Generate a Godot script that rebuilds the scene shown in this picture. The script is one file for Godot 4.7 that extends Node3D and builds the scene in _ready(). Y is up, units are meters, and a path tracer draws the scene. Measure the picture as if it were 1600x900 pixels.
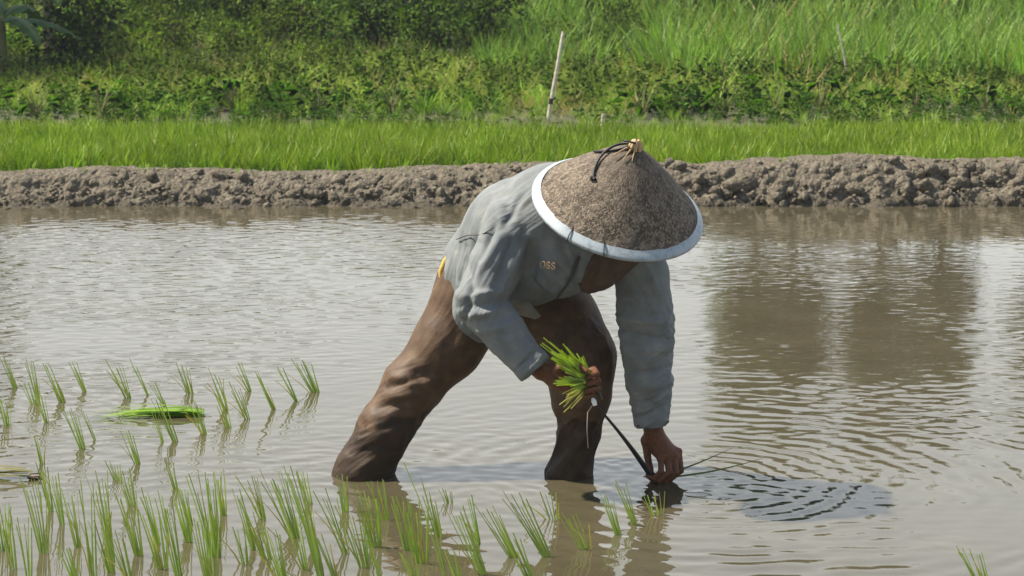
extends Node3D
# A farmer in a conical hat transplanting rice in a flooded paddy. Metres, y up; water level is y = 0.

var taken := {}
var mats := {}
const SUN := Vector3(-0.63, 0.92, -0.10)
var M := {}

# ---------------------------------------------------------------- naming helpers
func numbered(called: String) -> String:
	if not taken.has(called):
		taken[called] = 0
		return called
	taken[called] += 1
	return "%s_%03d" % [called, taken[called]]

func tag(o: Node, label := "", category := "", group := "", kind := "") -> Node:
	if label: o.set_meta("label", label)
	if category: o.set_meta("category", category)
	if group: o.set_meta("group", group)
	if kind: o.set_meta("kind", kind)
	return o

func top(called: String, at := Vector3.ZERO) -> Node3D:
	var o := Node3D.new()
	o.name = numbered(called)
	add_child(o)
	o.position = at
	return o

func put(mesh: Mesh, called: String, mat: Material, parent: Node = null, at := Vector3.ZERO) -> MeshInstance3D:
	var o := MeshInstance3D.new()
	o.mesh = mesh
	o.material_override = mat
	if parent == null:
		o.name = numbered(called)
		add_child(o)
	else:
		o.name = called
		parent.add_child(o, true)
	o.position = at
	return o

func scatter(called: String, mesh: Mesh, mat: Material, xf: Array, cols: Array, parent: Node = null) -> MultiMeshInstance3D:
	var mm := MultiMesh.new()
	mm.transform_format = MultiMesh.TRANSFORM_3D
	mm.use_colors = true
	mm.mesh = mesh
	mm.instance_count = xf.size()
	for i in xf.size():
		mm.set_instance_transform(i, xf[i])
		mm.set_instance_color(i, cols[i])
	var o := MultiMeshInstance3D.new()
	o.multimesh = mm
	o.material_override = mat
	if parent == null:
		o.name = numbered(called)
		add_child(o)
	else:
		o.name = called
		parent.add_child(o, true)
	return o

# ---------------------------------------------------------------- mesh collector
class Geo:
	var v := PackedVector3Array()
	var n := PackedVector3Array()
	var c := PackedColorArray()
	var u := PackedVector2Array()
	var i := PackedInt32Array()
	func vert(p: Vector3, nn: Vector3, cc: Color, uv := Vector2.ZERO) -> int:
		v.append(p); n.append(nn); c.append(cc); u.append(uv)
		return v.size() - 1
	func tri(a: int, b: int, d: int) -> void:
		i.append(a); i.append(b); i.append(d)
	func quad(a: int, b: int, d: int, e: int) -> void:
		i.append(a); i.append(b); i.append(d); i.append(a); i.append(d); i.append(e)
	func smooth() -> void:
		for k in n.size(): n[k] = Vector3.ZERO
		for k in range(0, i.size(), 3):
			var f := (v[i[k + 2]] - v[i[k]]).cross(v[i[k + 1]] - v[i[k]])
			n[i[k]] += f; n[i[k + 1]] += f; n[i[k + 2]] += f
		for k in n.size(): n[k] = n[k].normalized() if n[k].length_squared() > 0.0 else Vector3.UP
	func refine() -> void:   # each triangle becomes four, then the surface is relaxed once
		var mids := {}
		var out := PackedInt32Array()
		for k in range(0, i.size(), 3):
			var t := [i[k], i[k + 1], i[k + 2]]
			var m := [0, 0, 0]
			for j in 3:
				var a: int = t[j]
				var b: int = t[(j + 1) % 3]
				var key := mini(a, b) * 1000000 + maxi(a, b)
				if not mids.has(key): mids[key] = vert((v[a] + v[b]) * 0.5, Vector3.UP, c[a])
				m[j] = mids[key]
			for q in [t[0], m[0], m[2], t[1], m[1], m[0], t[2], m[2], m[1], m[0], m[1], m[2]]: out.append(q)
		i = out
		for pass_ in 2:
			var sum := PackedVector3Array()
			sum.resize(v.size())
			var cnt := PackedInt32Array()
			cnt.resize(v.size())
			for k in range(0, i.size(), 3):
				for j in 3:
					var a := i[k + j]
					sum[a] += v[i[k + (j + 1) % 3]]
					cnt[a] += 1
			for k in v.size():
				if cnt[k] > 0: v[k] = v[k].lerp(sum[k] / cnt[k], 0.5)
	func mesh() -> ArrayMesh:
		var a := []
		a.resize(Mesh.ARRAY_MAX)
		a[Mesh.ARRAY_VERTEX] = v; a[Mesh.ARRAY_NORMAL] = n; a[Mesh.ARRAY_COLOR] = c; a[Mesh.ARRAY_TEX_UV] = u; a[Mesh.ARRAY_INDEX] = i
		var m := ArrayMesh.new()
		m.add_surface_from_arrays(Mesh.PRIMITIVE_TRIANGLES, a)
		return m

# a leaf blade from p, of length l, starting along d and bending towards b; folded a little along its rib
func blade(g: Geo, p: Vector3, d: Vector3, l: float, w: float, b: Vector3, col: Color, seg := 3, blunt := 0.15, face := Vector3.ZERO) -> void:
	var side := d.cross(face if face != Vector3.ZERO else Vector3(sin(p.x * 913.0 + p.z * 711.0 + l * 377.0), 0.2, cos(p.x * 517.0 - p.z * 333.0 + l * 91.0))).normalized()
	var last := [-1, -1]
	for k in seg + 1:
		var t := float(k) / seg
		var q := p + d * l * t + b * l * t * t
		var along := (d + b * 2.0 * t).normalized()
		var ww := w * 0.5 * maxf(blunt, minf(1.0, 0.55 + 1.6 * t) * (1.0 - pow(t, 2.2)))
		var nn := along.cross(side).normalized()
		var c := col
		c = col.lerp(Color(col.r * 1.15 + 0.02, col.g * 1.12, col.b), t)
		var a0 := g.vert(q - side * ww, (nn - side * 0.35).normalized(), c)
		var a1 := g.vert(q + side * ww, (nn + side * 0.35).normalized(), c)
		if k > 0: g.quad(last[0], last[1], a1, a0)
		last = [a0, a1]

# a broad leaf: two halves folded on the midrib
func leaf(g: Geo, p: Vector3, d: Vector3, l: float, w: float, up: Vector3, col: Color) -> void:
	var s := d.cross(up).normalized()
	var nn := s.cross(d).normalized()
	var m0 := g.vert(p, nn, col)
	var m1 := g.vert(p + d * l * 0.95 - nn * l * 0.12, nn, col)
	var a := g.vert(p + d * l * 0.42 + s * w * 0.5 + nn * w * 0.12, (nn - s * 0.4).normalized(), col)
	var b := g.vert(p + d * l * 0.42 - s * w * 0.5 + nn * w * 0.12, (nn + s * 0.4).normalized(), col)
	g.tri(m0, a, m1)
	g.tri(m0, m1, b)

func tube(g: Geo, pts: Array, rad: Array, sides := 8, col := Color.WHITE, cap := true) -> void:
	var n := pts.size()
	var ref := Vector3(0.31, 0.12, 0.94)
	var first := g.v.size()
	for k in n:
		var d: Vector3 = (pts[mini(k + 1, n - 1)] - pts[maxi(k - 1, 0)]).normalized()
		var s := d.cross(ref).normalized()
		var t := s.cross(d).normalized()
		for j in sides:
			var a := TAU * j / sides
			var o := s * cos(a) + t * sin(a)
			var r: float = rad[k]
			g.vert(pts[k] + o * r, o, col, Vector2(float(j) / sides, float(k) / n))
	for k in n - 1:
		for j in sides:
			var a := first + k * sides + j
			var b := first + k * sides + (j + 1) % sides
			g.quad(a, b, b + sides, a + sides)
	if cap:
		for e in [0, n - 1]:
			var d2: Vector3 = (pts[e] - pts[1 if e == 0 else n - 2]).normalized()
			var m := g.vert(pts[e], d2, col)
			var ring := []
			for j in sides:
				ring.append(g.vert(g.v[first + e * sides + j], d2, col))
			for j in sides:
				g.tri(m, ring[j], ring[(j + 1) % sides])

func bez(a: Vector3, b: Vector3, c: Vector3, n: int) -> Array:
	var r := []
	for k in n + 1:
		var t := float(k) / n
		r.append(a * (1 - t) * (1 - t) + b * 2 * t * (1 - t) + c * t * t)
	return r

# ---------------------------------------------------------------- signed distance fields meshed as surface nets
class Sdf:
	var o: Vector3
	var h: float
	var nx: int
	var ny: int
	var nz: int
	var d := PackedFloat32Array()
	func _init(lo: Vector3, hi: Vector3, cell: float) -> void:
		o = lo; h = cell
		nx = int((hi.x - lo.x) / h) + 2; ny = int((hi.y - lo.y) / h) + 2; nz = int((hi.z - lo.z) / h) + 2
		d.resize(nx * ny * nz); d.fill(1.0)
	func cap(a: Vector3, ra: float, b: Vector3, rb: float, k: float, cut := false) -> void:
		var r := maxf(ra, rb) + k + 3.0 * h
		var lo := ((a.min(b) - Vector3(r, r, r) - o) / h).floor()
		var hi := ((a.max(b) + Vector3(r, r, r) - o) / h).ceil()
		var x0 := maxi(0, int(lo.x)); var x1 := mini(nx - 1, int(hi.x))
		var y0 := maxi(0, int(lo.y)); var y1 := mini(ny - 1, int(hi.y))
		var z0 := maxi(0, int(lo.z)); var z1 := mini(nz - 1, int(hi.z))
		var ab := b - a
		var inv := 1.0 / maxf(ab.length_squared(), 1e-9)
		var dr := rb - ra
		for z in range(z0, z1 + 1):
			for y in range(y0, y1 + 1):
				var at := (z * ny + y) * nx
				for x in range(x0, x1 + 1):
					var p := Vector3(o.x + x * h - a.x, o.y + y * h - a.y, o.z + z * h - a.z)
					var t := clampf(p.dot(ab) * inv, 0.0, 1.0)
					var e := (p - ab * t).length() - ra - dr * t
					var f := d[at + x]
					if cut:
						e = -e
						var q := maxf(k - absf(e - f), 0.0)
						d[at + x] = maxf(e, f) + q * q / (4.0 * k)
					else:
						var q2 := maxf(k - absf(e - f), 0.0)
						d[at + x] = minf(e, f) - q2 * q2 / (4.0 * k)
	func chain(c: Array, k: float, cut := false) -> void:
		for j in c.size() - 1:
			var a: Array = c[j]
			var b: Array = c[j + 1]
			cap(Vector3(a[0], a[1], a[2]), a[3], Vector3(b[0], b[1], b[2]), b[3], k, cut)
	func plane(q: Vector3, n: Vector3, near := 9.0) -> void:
		for z in nz:
			for y in ny:
				for x in nx:
					var at := (z * ny + y) * nx + x
					if d[at] < 0.05:
						var p := Vector3(o.x + x * h - q.x, o.y + y * h - q.y, o.z + z * h - q.z)
						if p.length_squared() < near * near:
							d[at] = maxf(d[at], n.dot(p))
	func geo() -> Geo:
		var g := Geo.new()
		var ids := PackedInt32Array()
		ids.resize(nx * ny * nz); ids.fill(-1)
		var sx := 1; var sy := nx; var sz := nx * ny
		var offs := [0, sx, sy, sx + sy, sz, sx + sz, sy + sz, sx + sy + sz]
		var edges := [[0, 1], [2, 3], [4, 5], [6, 7], [0, 2], [1, 3], [4, 6], [5, 7], [0, 4], [1, 5], [2, 6], [3, 7]]
		for z in nz - 1:
			for y in ny - 1:
				var row := (z * ny + y) * nx
				for x in nx - 1:
					var at := row + x
					var f0 := d[at]
					if f0 > 3.0 * h or f0 < -3.0 * h: continue
					var m := 0
					for k in 8:
						if d[at + offs[k]] < 0.0: m += 1
					if m == 0 or m == 8: continue
					var s := Vector3.ZERO
					var cnt := 0
					for e in edges:
						var a: float = d[at + offs[e[0]]]
						var b: float = d[at + offs[e[1]]]
						if (a < 0.0) != (b < 0.0):
							var t := a / (a - b)
							var pa := Vector3(e[0] & 1, (e[0] >> 1) & 1, e[0] >> 2)
							var pb := Vector3(e[1] & 1, (e[1] >> 1) & 1, e[1] >> 2)
							s += pa.lerp(pb, t)
							cnt += 1
					ids[at] = g.vert(o + (Vector3(x, y, z) + s / cnt) * h, Vector3.UP, Color.WHITE)
		for z in range(1, nz - 1):
			for y in range(1, ny - 1):
				for x in range(1, nx - 1):
					var at := (z * ny + y) * nx + x
					if ids[at] < 0: continue
					var a := d[at] < 0.0
					if a != (d[at + sx] < 0.0): _quad(g, ids, at, sy, sz, a)
					if a != (d[at + sy] < 0.0): _quad(g, ids, at, sz, sx, a)
					if a != (d[at + sz] < 0.0): _quad(g, ids, at, sx, sy, a)
		return g
	func _quad(g: Geo, ids: PackedInt32Array, at: int, p: int, q: int, flip: bool) -> void:
		var a := ids[at]; var b := ids[at - p]; var c := ids[at - p - q]; var e := ids[at - q]
		if a < 0 or b < 0 or c < 0 or e < 0: return
		if flip: g.quad(a, e, c, b)
		else: g.quad(a, b, c, e)

# cloth folds: ridges (positive) and creases (negative) that run along lines on the garment, plus creases
# that follow the pull of the cloth: each pull is [centre, reach, direction, amplitude, spacing]
func fold(g: Geo, folds: Array, pulls: Array, amp: float) -> void:
	g.refine()
	g.smooth()
	var soft := FastNoiseLite.new()
	soft.seed = 6; soft.frequency = 6.0; soft.fractal_octaves = 2
	var ridge := FastNoiseLite.new()
	ridge.seed = 7; ridge.frequency = 1.0; ridge.fractal_type = FastNoiseLite.FRACTAL_RIDGED; ridge.fractal_octaves = 3; ridge.fractal_gain = 0.5
	for k in g.v.size():
		var p := g.v[k]
		var nn := g.n[k]
		var e := soft.get_noise_3dv(p) * amp
		for f in pulls:
			var c: Vector3 = f[0]
			var dd := p.distance_to(c)
			var reach: float = f[1]
			if dd < reach:
				var d: Vector3 = f[2]
				var q: Vector3 = p - d * (p.dot(d) * (f[5] if f.size() > 5 else 0.90))
				e += f[3] * ridge.get_noise_3dv(q / f[4]) * smoothstep(reach, reach * 0.45, dd)
		var facing := smoothstep(-0.5, 0.2, nn.z)
		for f in folds:
			var ax: float = f[0]; var ay: float = f[1]
			var dx: float = f[2] - ax; var dy: float = f[3] - ay
			var px := p.x - ax; var py := p.y - ay
			var t := clampf((px * dx + py * dy) / (dx * dx + dy * dy), 0.0, 1.0)
			var qx := px - dx * t; var qy := py - dy * t
			var w: float = f[4]
			var q2 := (qx * qx + qy * qy) / (w * w)
			if q2 < 6.0:
				e += f[5] * exp(-q2) * facing * (1.0 - 0.6 * absf(2.0 * t - 1.0))
		g.v[k] = p + nn * e
	g.smooth()

# ---------------------------------------------------------------- textures and materials
func noise_tex(size: int, freq: float, oct: int, stops: Array, cols: Array, seed_ := 1, type := FastNoiseLite.TYPE_SIMPLEX_SMOOTH, bump := false) -> NoiseTexture2D:
	var n := FastNoiseLite.new()
	n.noise_type = type
	n.seed = seed_
	n.frequency = freq
	n.fractal_octaves = oct
	var t := NoiseTexture2D.new()
	t.width = size; t.height = size
	t.seamless = true
	t.noise = n
	if stops.size() > 0:
		var gr := Gradient.new()
		gr.offsets = PackedFloat32Array(stops)
		gr.colors = PackedColorArray(cols)
		t.color_ramp = gr
	if bump:
		t.as_normal_map = true
		t.bump_strength = 6.0
	return t

func lin(r: float, g: float, b: float) -> Color:
	return Color(r, g, b).linear_to_srgb()

func plain(r: float, g: float, b: float, rough := 0.8) -> StandardMaterial3D:
	var m := StandardMaterial3D.new()
	m.albedo_color = lin(r, g, b)
	m.roughness = rough
	return m

func cloth(tex: Texture2D, tile: float, rough: float, weave: Texture2D) -> StandardMaterial3D:
	var m := StandardMaterial3D.new()
	m.albedo_texture = tex
	m.roughness = rough
	m.uv1_triplanar = true
	m.uv1_scale = Vector3.ONE / tile
	m.heightmap_enabled = true
	m.heightmap_texture = weave
	m.heightmap_scale = 0.06
	m.metallic_specular = 0.3
	return m

func foliage(trans := 0.7, rough := 0.55) -> StandardMaterial3D:
	var m := StandardMaterial3D.new()
	m.vertex_color_use_as_albedo = true
	m.roughness = rough
	m.metallic_specular = 0.4
	m.cull_mode = BaseMaterial3D.CULL_DISABLED
	m.backlight_enabled = true
	m.backlight = Color(trans * 0.9, trans, trans * 0.35)
	return m

func make_materials() -> void:
	var weave := noise_tex(256, 0.22, 2, [], [], 5)
	var jt := noise_tex(512, 0.012, 5, [0.0, 0.3, 0.5, 0.7, 1.0], [lin(0.125, 0.125, 0.115), lin(0.145, 0.163, 0.174), lin(0.166, 0.186, 0.198), lin(0.183, 0.202, 0.213), lin(0.27, 0.265, 0.24)], 11)
	M.jacket = cloth(jt, 0.5, 0.85, weave)
	var tt := noise_tex(512, 0.014, 5, [0.0, 0.35, 0.6, 1.0], [lin(0.045, 0.026, 0.016), lin(0.066, 0.039, 0.023), lin(0.086, 0.052, 0.030), lin(0.15, 0.10, 0.056)], 23)
	M.trousers = cloth(tt, 0.45, 0.62, weave)
	M.trousers.metallic_specular = 0.4
	M.trousers.vertex_color_use_as_albedo = true
	var ut := noise_tex(256, 0.02, 4, [0.0, 1.0], [lin(0.065, 0.045, 0.034), lin(0.11, 0.078, 0.058)], 31)
	M.shirt = cloth(ut, 0.3, 0.85, weave)
	M.lining = cloth(noise_tex(256, 0.02, 3, [0.0, 1.0], [lin(0.17, 0.165, 0.14), lin(0.28, 0.27, 0.235)], 37), 0.3, 0.85, weave)
	var sk := noise_tex(256, 0.03, 4, [0.0, 0.5, 1.0], [lin(0.075, 0.032, 0.018), lin(0.125, 0.055, 0.032), lin(0.17, 0.08, 0.048)], 41)
	M.skin = cloth(sk, 0.12, 0.45, noise_tex(256, 0.09, 3, [], [], 43))
	M.skin.heightmap_scale = 0.15
	M.skin.subsurf_scatter_enabled = true
	M.skin.subsurf_scatter_strength = 0.1
	M.hair = plain(0.012, 0.010, 0.009, 0.5)
	M.eye = plain(0.6, 0.58, 0.52, 0.2)
	M.black = plain(0.012, 0.011, 0.012, 0.6)
	M.thread = plain(0.42, 0.29, 0.18, 0.8)
	M.seam = plain(0.05, 0.05, 0.05, 0.9)
	M.rim = cloth(noise_tex(256, 0.03, 4, [0.0, 0.25, 0.45, 1.0], [lin(0.12, 0.12, 0.10), lin(0.24, 0.285, 0.32), lin(0.31, 0.365, 0.41), lin(0.39, 0.445, 0.485)], 47), 0.2, 0.35, weave)
	M.rim.heightmap_scale = 0.05
	M.yellow = plain(0.42, 0.30, 0.06, 0.8)
	M.straw = plain(0.42, 0.30, 0.17, 0.8)
	M.white = plain(0.75, 0.75, 0.72, 0.5)
	M.string = plain(0.35, 0.32, 0.26, 0.8)
	M.leaf = foliage(0.85)
	M.rice = foliage(0.9, 0.5)
	M.wet_root = plain(0.05, 0.035, 0.022, 0.35)
	# muddy water: turbid, so the silt in it is its own colour, under a smooth reflecting surface
	var w := StandardMaterial3D.new()
	w.albedo_texture = noise_tex(1024, 0.006, 4, [0.0, 0.5, 1.0], [lin(0.060, 0.053, 0.032), lin(0.069, 0.061, 0.037), lin(0.080, 0.071, 0.045)], 61)
	w.uv1_triplanar = true
	w.uv1_world_triplanar = true
	w.uv1_scale = Vector3.ONE / 3.0
	w.roughness = 0.03
	w.metallic_specular = 0.7
	M.water = w
	# dried mud of the bund
	var d := StandardMaterial3D.new()
	d.albedo_texture = noise_tex(1024, 0.02, 6, [0.0, 0.3, 0.55, 0.8, 1.0], [lin(0.045, 0.038, 0.027), lin(0.085, 0.074, 0.056), lin(0.125, 0.110, 0.085), lin(0.18, 0.162, 0.130), lin(0.32, 0.293, 0.242)], 67)
	d.uv1_triplanar = true
	d.uv1_world_triplanar = true
	d.uv1_scale = Vector3.ONE / 0.8
	d.roughness = 0.92
	d.heightmap_enabled = true
	d.heightmap_texture = noise_tex(512, 0.05, 5, [], [], 71)
	d.heightmap_scale = 2.0
	d.metallic_specular = 0.25
	M.mud = d
	var d2 := d.duplicate()
	d2.vertex_color_use_as_albedo = true
	M.clod = d2
	var s := StandardMaterial3D.new()
	s.albedo_texture = noise_tex(1024, 0.03, 5, [0.0, 0.45, 0.7, 1.0], [lin(0.025, 0.035, 0.012), lin(0.04, 0.05, 0.02), lin(0.07, 0.06, 0.035), lin(0.12, 0.10, 0.07)], 73)
	s.uv1_triplanar = true
	s.uv1_world_triplanar = true
	s.uv1_scale = Vector3.ONE / 2.5
	s.roughness = 0.95
	M.soil = s
	var b := cloth(noise_tex(256, 0.03, 4, [0.0, 0.5, 1.0], [lin(0.25, 0.21, 0.15), lin(0.50, 0.47, 0.40), lin(0.66, 0.63, 0.56)], 79), 0.35, 0.8, weave)
	M.pole = b
	M.bark = cloth(noise_tex(256, 0.03, 4, [0.0, 1.0], [lin(0.05, 0.04, 0.03), lin(0.15, 0.12, 0.09)], 83), 0.5, 0.9, weave)
	M.banana_stem = cloth(noise_tex(256, 0.03, 4, [0.0, 0.5, 1.0], [lin(0.10, 0.08, 0.03), lin(0.12, 0.13, 0.05), lin(0.20, 0.17, 0.09)], 89), 0.6, 0.6, weave)
	# hat: plaited strips, light and dark, running in two slanting directions
	var rng := RandomNumberGenerator.new()
	rng.seed = 97
	var im := Image.create(1024, 512, false, Image.FORMAT_RGB8)
	var hm := Image.create(1024, 512, false, Image.FORMAT_RGB8)
	var nz := FastNoiseLite.new()
	nz.frequency = 0.011; nz.fractal_octaves = 4
	var n2 := FastNoiseLite.new()
	n2.frequency = 0.12; n2.fractal_octaves = 2; n2.seed = 4
	var tone := []
	for k in 4096: tone.append(rng.randf())
	for y in 512:
		for x in 1024:
			var a := (x + y) / 10
			var b2 := (x - y + 2050) / 10
			var over := ((a + b2) / 2) % 2 == 0
			var strip: float = tone[(a * 7 + (b2 / 3) * 31) % 4096] if over else tone[(b2 * 11 + (a / 3) * 17 + 900) % 4096]
			var f := ((x + y) % 10 if over else (x - y + 2050) % 10)
			var edge := 1.0 if f > 0 and f < 9 else 0.45
			var v := 0.20 + 0.80 * strip * strip + 0.36 * nz.get_noise_2d(x, y) + 0.22 * n2.get_noise_2d(x * 0.7, y)
			v = clampf(v, 0.05, 1.0) * edge
			im.set_pixel(x, y, lin(0.042 + 0.225 * v, 0.036 + 0.186 * v, 0.029 + 0.146 * v))
			var e := 0.25 + 0.55 * strip * edge
			hm.set_pixel(x, y, Color(e, e, e))
	var hat := StandardMaterial3D.new()
	hat.albedo_texture = ImageTexture.create_from_image(im)
	hat.heightmap_enabled = true
	hat.heightmap_texture = ImageTexture.create_from_image(hm)
	hat.heightmap_scale = 0.35
	hat.roughness = 0.8
	hat.metallic_specular = 0.3
	hat.cull_mode = BaseMaterial3D.CULL_DISABLED
	M.hat = hat

# ---------------------------------------------------------------- water
const HAND := Vector2(0.60, 0.06)
func water() -> void:
	var nx := 440
	var nz := 700
	var x0 := -4.4
	var x1 := 4.4
	var z0 := -7.25
	var z1 := 2.3
	var chop := FastNoiseLite.new()
	chop.seed = 3; chop.frequency = 1.0; chop.fractal_octaves = 2; chop.fractal_gain = 0.5
	var gust := FastNoiseLite.new()
	gust.seed = 8; gust.frequency = 0.55; gust.fractal_octaves = 2
	var legs := [Vector2(-0.47, 0.0), Vector2(0.18, 0.0)]
	var y := PackedFloat32Array()
	y.resize((nx + 1) * (nz + 1))
	for j in nz + 1:
		var z := lerpf(z0, z1, float(j) / nz)
		for i in nx + 1:
			var x := lerpf(x0, x1, float(i) / nx)
			var g := clampf(0.55 + 0.75 * gust.get_noise_2d(x, z * 0.8) - 0.15 * x, 0.20, 1.3)
			if z > -0.6: g *= lerpf(1.0, 0.5, clampf((z + 0.6) / 1.2, 0, 1))
			var warp := 0.12 * gust.get_noise_2d(x * 3.0 + 40.0, z * 3.0)
			var e := 0.0030 * chop.get_noise_2d(x * 5.5 + z * 1.0, z * 13.0 + warp * 6.0 + x * 1.0)
			e += 0.0009 * chop.get_noise_2d(x * 11.0 + 30.0, z * 27.0 + warp * 9.0)
			e *= g
			var r := Vector2(x, z).distance_to(HAND)
			var warp2 := 0.05 * gust.get_noise_2d(x * 4.0, z * 4.0 + 11.0) + 0.012 * chop.get_noise_2d(x * 3.0, z * 3.0)
			var uneven := 0.45 + 0.9 * gust.get_noise_2d(x * 3.0 + 7.0, z * 3.0)
			e += 0.0034 * sin((r + warp2) * 63.0) * smoothstep(0.25, 0.75, r) * exp(-r * 1.15) * smoothstep(2.3, 1.2, r) * uneven
			e += 0.0009 * sin((r + warp2 * 0.7) * 92.0 + 2.6 * chop.get_noise_2d(x * 2.6, z * 4.0)) * (0.35 + 1.1 * absf(chop.get_noise_2d(x * 2.2 + 9.0, z * 5.0))) * 1.5 * smoothstep(0.03, 0.14, r) * smoothstep(0.85, 0.35, r) * (0.3 + uneven)
			e += 0.0017 * chop.get_noise_2d(x * 9.0, z * 15.0) * exp(-r * r * 5.0)
			for l in legs:
				var q := Vector2(x, z).distance_to(l)
				if q < 1.0: e += 0.0010 * sin((q + warp2) * 88.0) * smoothstep(0.05, 0.16, q) * exp(-q * 3.0)
			var rim := minf(minf(i, nx - i) / 14.0, minf(j, nz - j) / 14.0)
			y[j * (nx + 1) + i] = e * clampf(rim, 0.0, 1.0)
	var g := Geo.new()
	var hx := (x1 - x0) / nx
	var hz := (z1 - z0) / nz
	for j in nz + 1:
		for i in nx + 1:
			var k := j * (nx + 1) + i
			var sx := (y[k + 1] - y[k - 1]) / (2.0 * hx) if i > 0 and i < nx else 0.0
			var sz := (y[k + nx + 1] - y[k - nx - 1]) / (2.0 * hz) if j > 0 and j < nz else 0.0
			g.vert(Vector3(lerpf(x0, x1, float(i) / nx), y[k], lerpf(z0, z1, float(j) / nz)), Vector3(-sx, 1.0, -sz).normalized(), Color.WHITE)
	for j in nz:
		for i in nx:
			var k := j * (nx + 1) + i
			g.quad(k, k + 1, k + nx + 2, k + nx + 1)
	# the rest of the flooded field, past the sides of the picture and under the camera
	for r in [[-14.0, x0, z0, z1], [x1, 14.0, z0, z1], [-14.0, 14.0, z1, 14.0]]:
		var a := g.vert(Vector3(r[0], 0, r[2]), Vector3.UP, Color.WHITE)
		g.vert(Vector3(r[1], 0, r[2]), Vector3.UP, Color.WHITE)
		g.vert(Vector3(r[1], 0, r[3]), Vector3.UP, Color.WHITE)
		g.vert(Vector3(r[0], 0, r[3]), Vector3.UP, Color.WHITE)
		g.quad(a, a + 1, a + 2, a + 3)
	tag(put(g.mesh(), "water", M.water), "still muddy water of the flooded rice paddy with rings of ripples", "", "", "structure")

# ---------------------------------------------------------------- ground
func terrain_y(x: float, z: float) -> float:
	var y := 0.13
	y += 0.07 * smoothstep(-11.3, -11.7, z)
	y += 0.012 * maxf(0.0, -13.0 - z)
	y += 1.35 * smoothstep(-16.0, -25.0, z) + 0.06 * sin(x * 1.3 + 0.4) * smoothstep(-16.0, -19.0, z)
	return y

func ground() -> void:
	var n := FastNoiseLite.new()
	n.seed = 5; n.frequency = 0.9; n.fractal_octaves = 4
	var g := Geo.new()
	var xs := 120
	var zs := 140
	for j in zs + 1:
		var t := float(j) / zs
		var z := -7.75 - 55.0 * t
		for i in xs + 1:
			var x := lerpf(-34.0, 34.0, float(i) / xs)
			var bump := 0.03 * n.get_noise_2d(x, z) * smoothstep(-11.2, -11.8, z)
			g.vert(Vector3(x, terrain_y(x, z) + bump, z), Vector3.UP, Color.WHITE)
	for j in zs:
		for i in xs:
			var k := j * (xs + 1) + i
			g.quad(k, k + 1, k + xs + 2, k + xs + 1)
	g.smooth()
	tag(put(g.mesh(), "terrain", M.soil), "weedy ground rising behind the young rice field", "", "", "structure")
	var p := PlaneMesh.new()
	p.size = Vector2(900, 900)
	tag(put(p, "ground", M.soil, null, Vector3(0, -0.35, 0)), "flat farmland reaching to the horizon", "", "", "structure")

func bund_top(x: float) -> float:
	return 0.225 + 0.07 * exp(-pow((x - 2.1) / 0.65, 2.0)) + 0.025 * smoothstep(2.0, 2.6, x) + 0.02 * sin(x * 2.1 + 0.6) - 0.038 * smoothstep(-0.3, -1.6, x)

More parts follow.
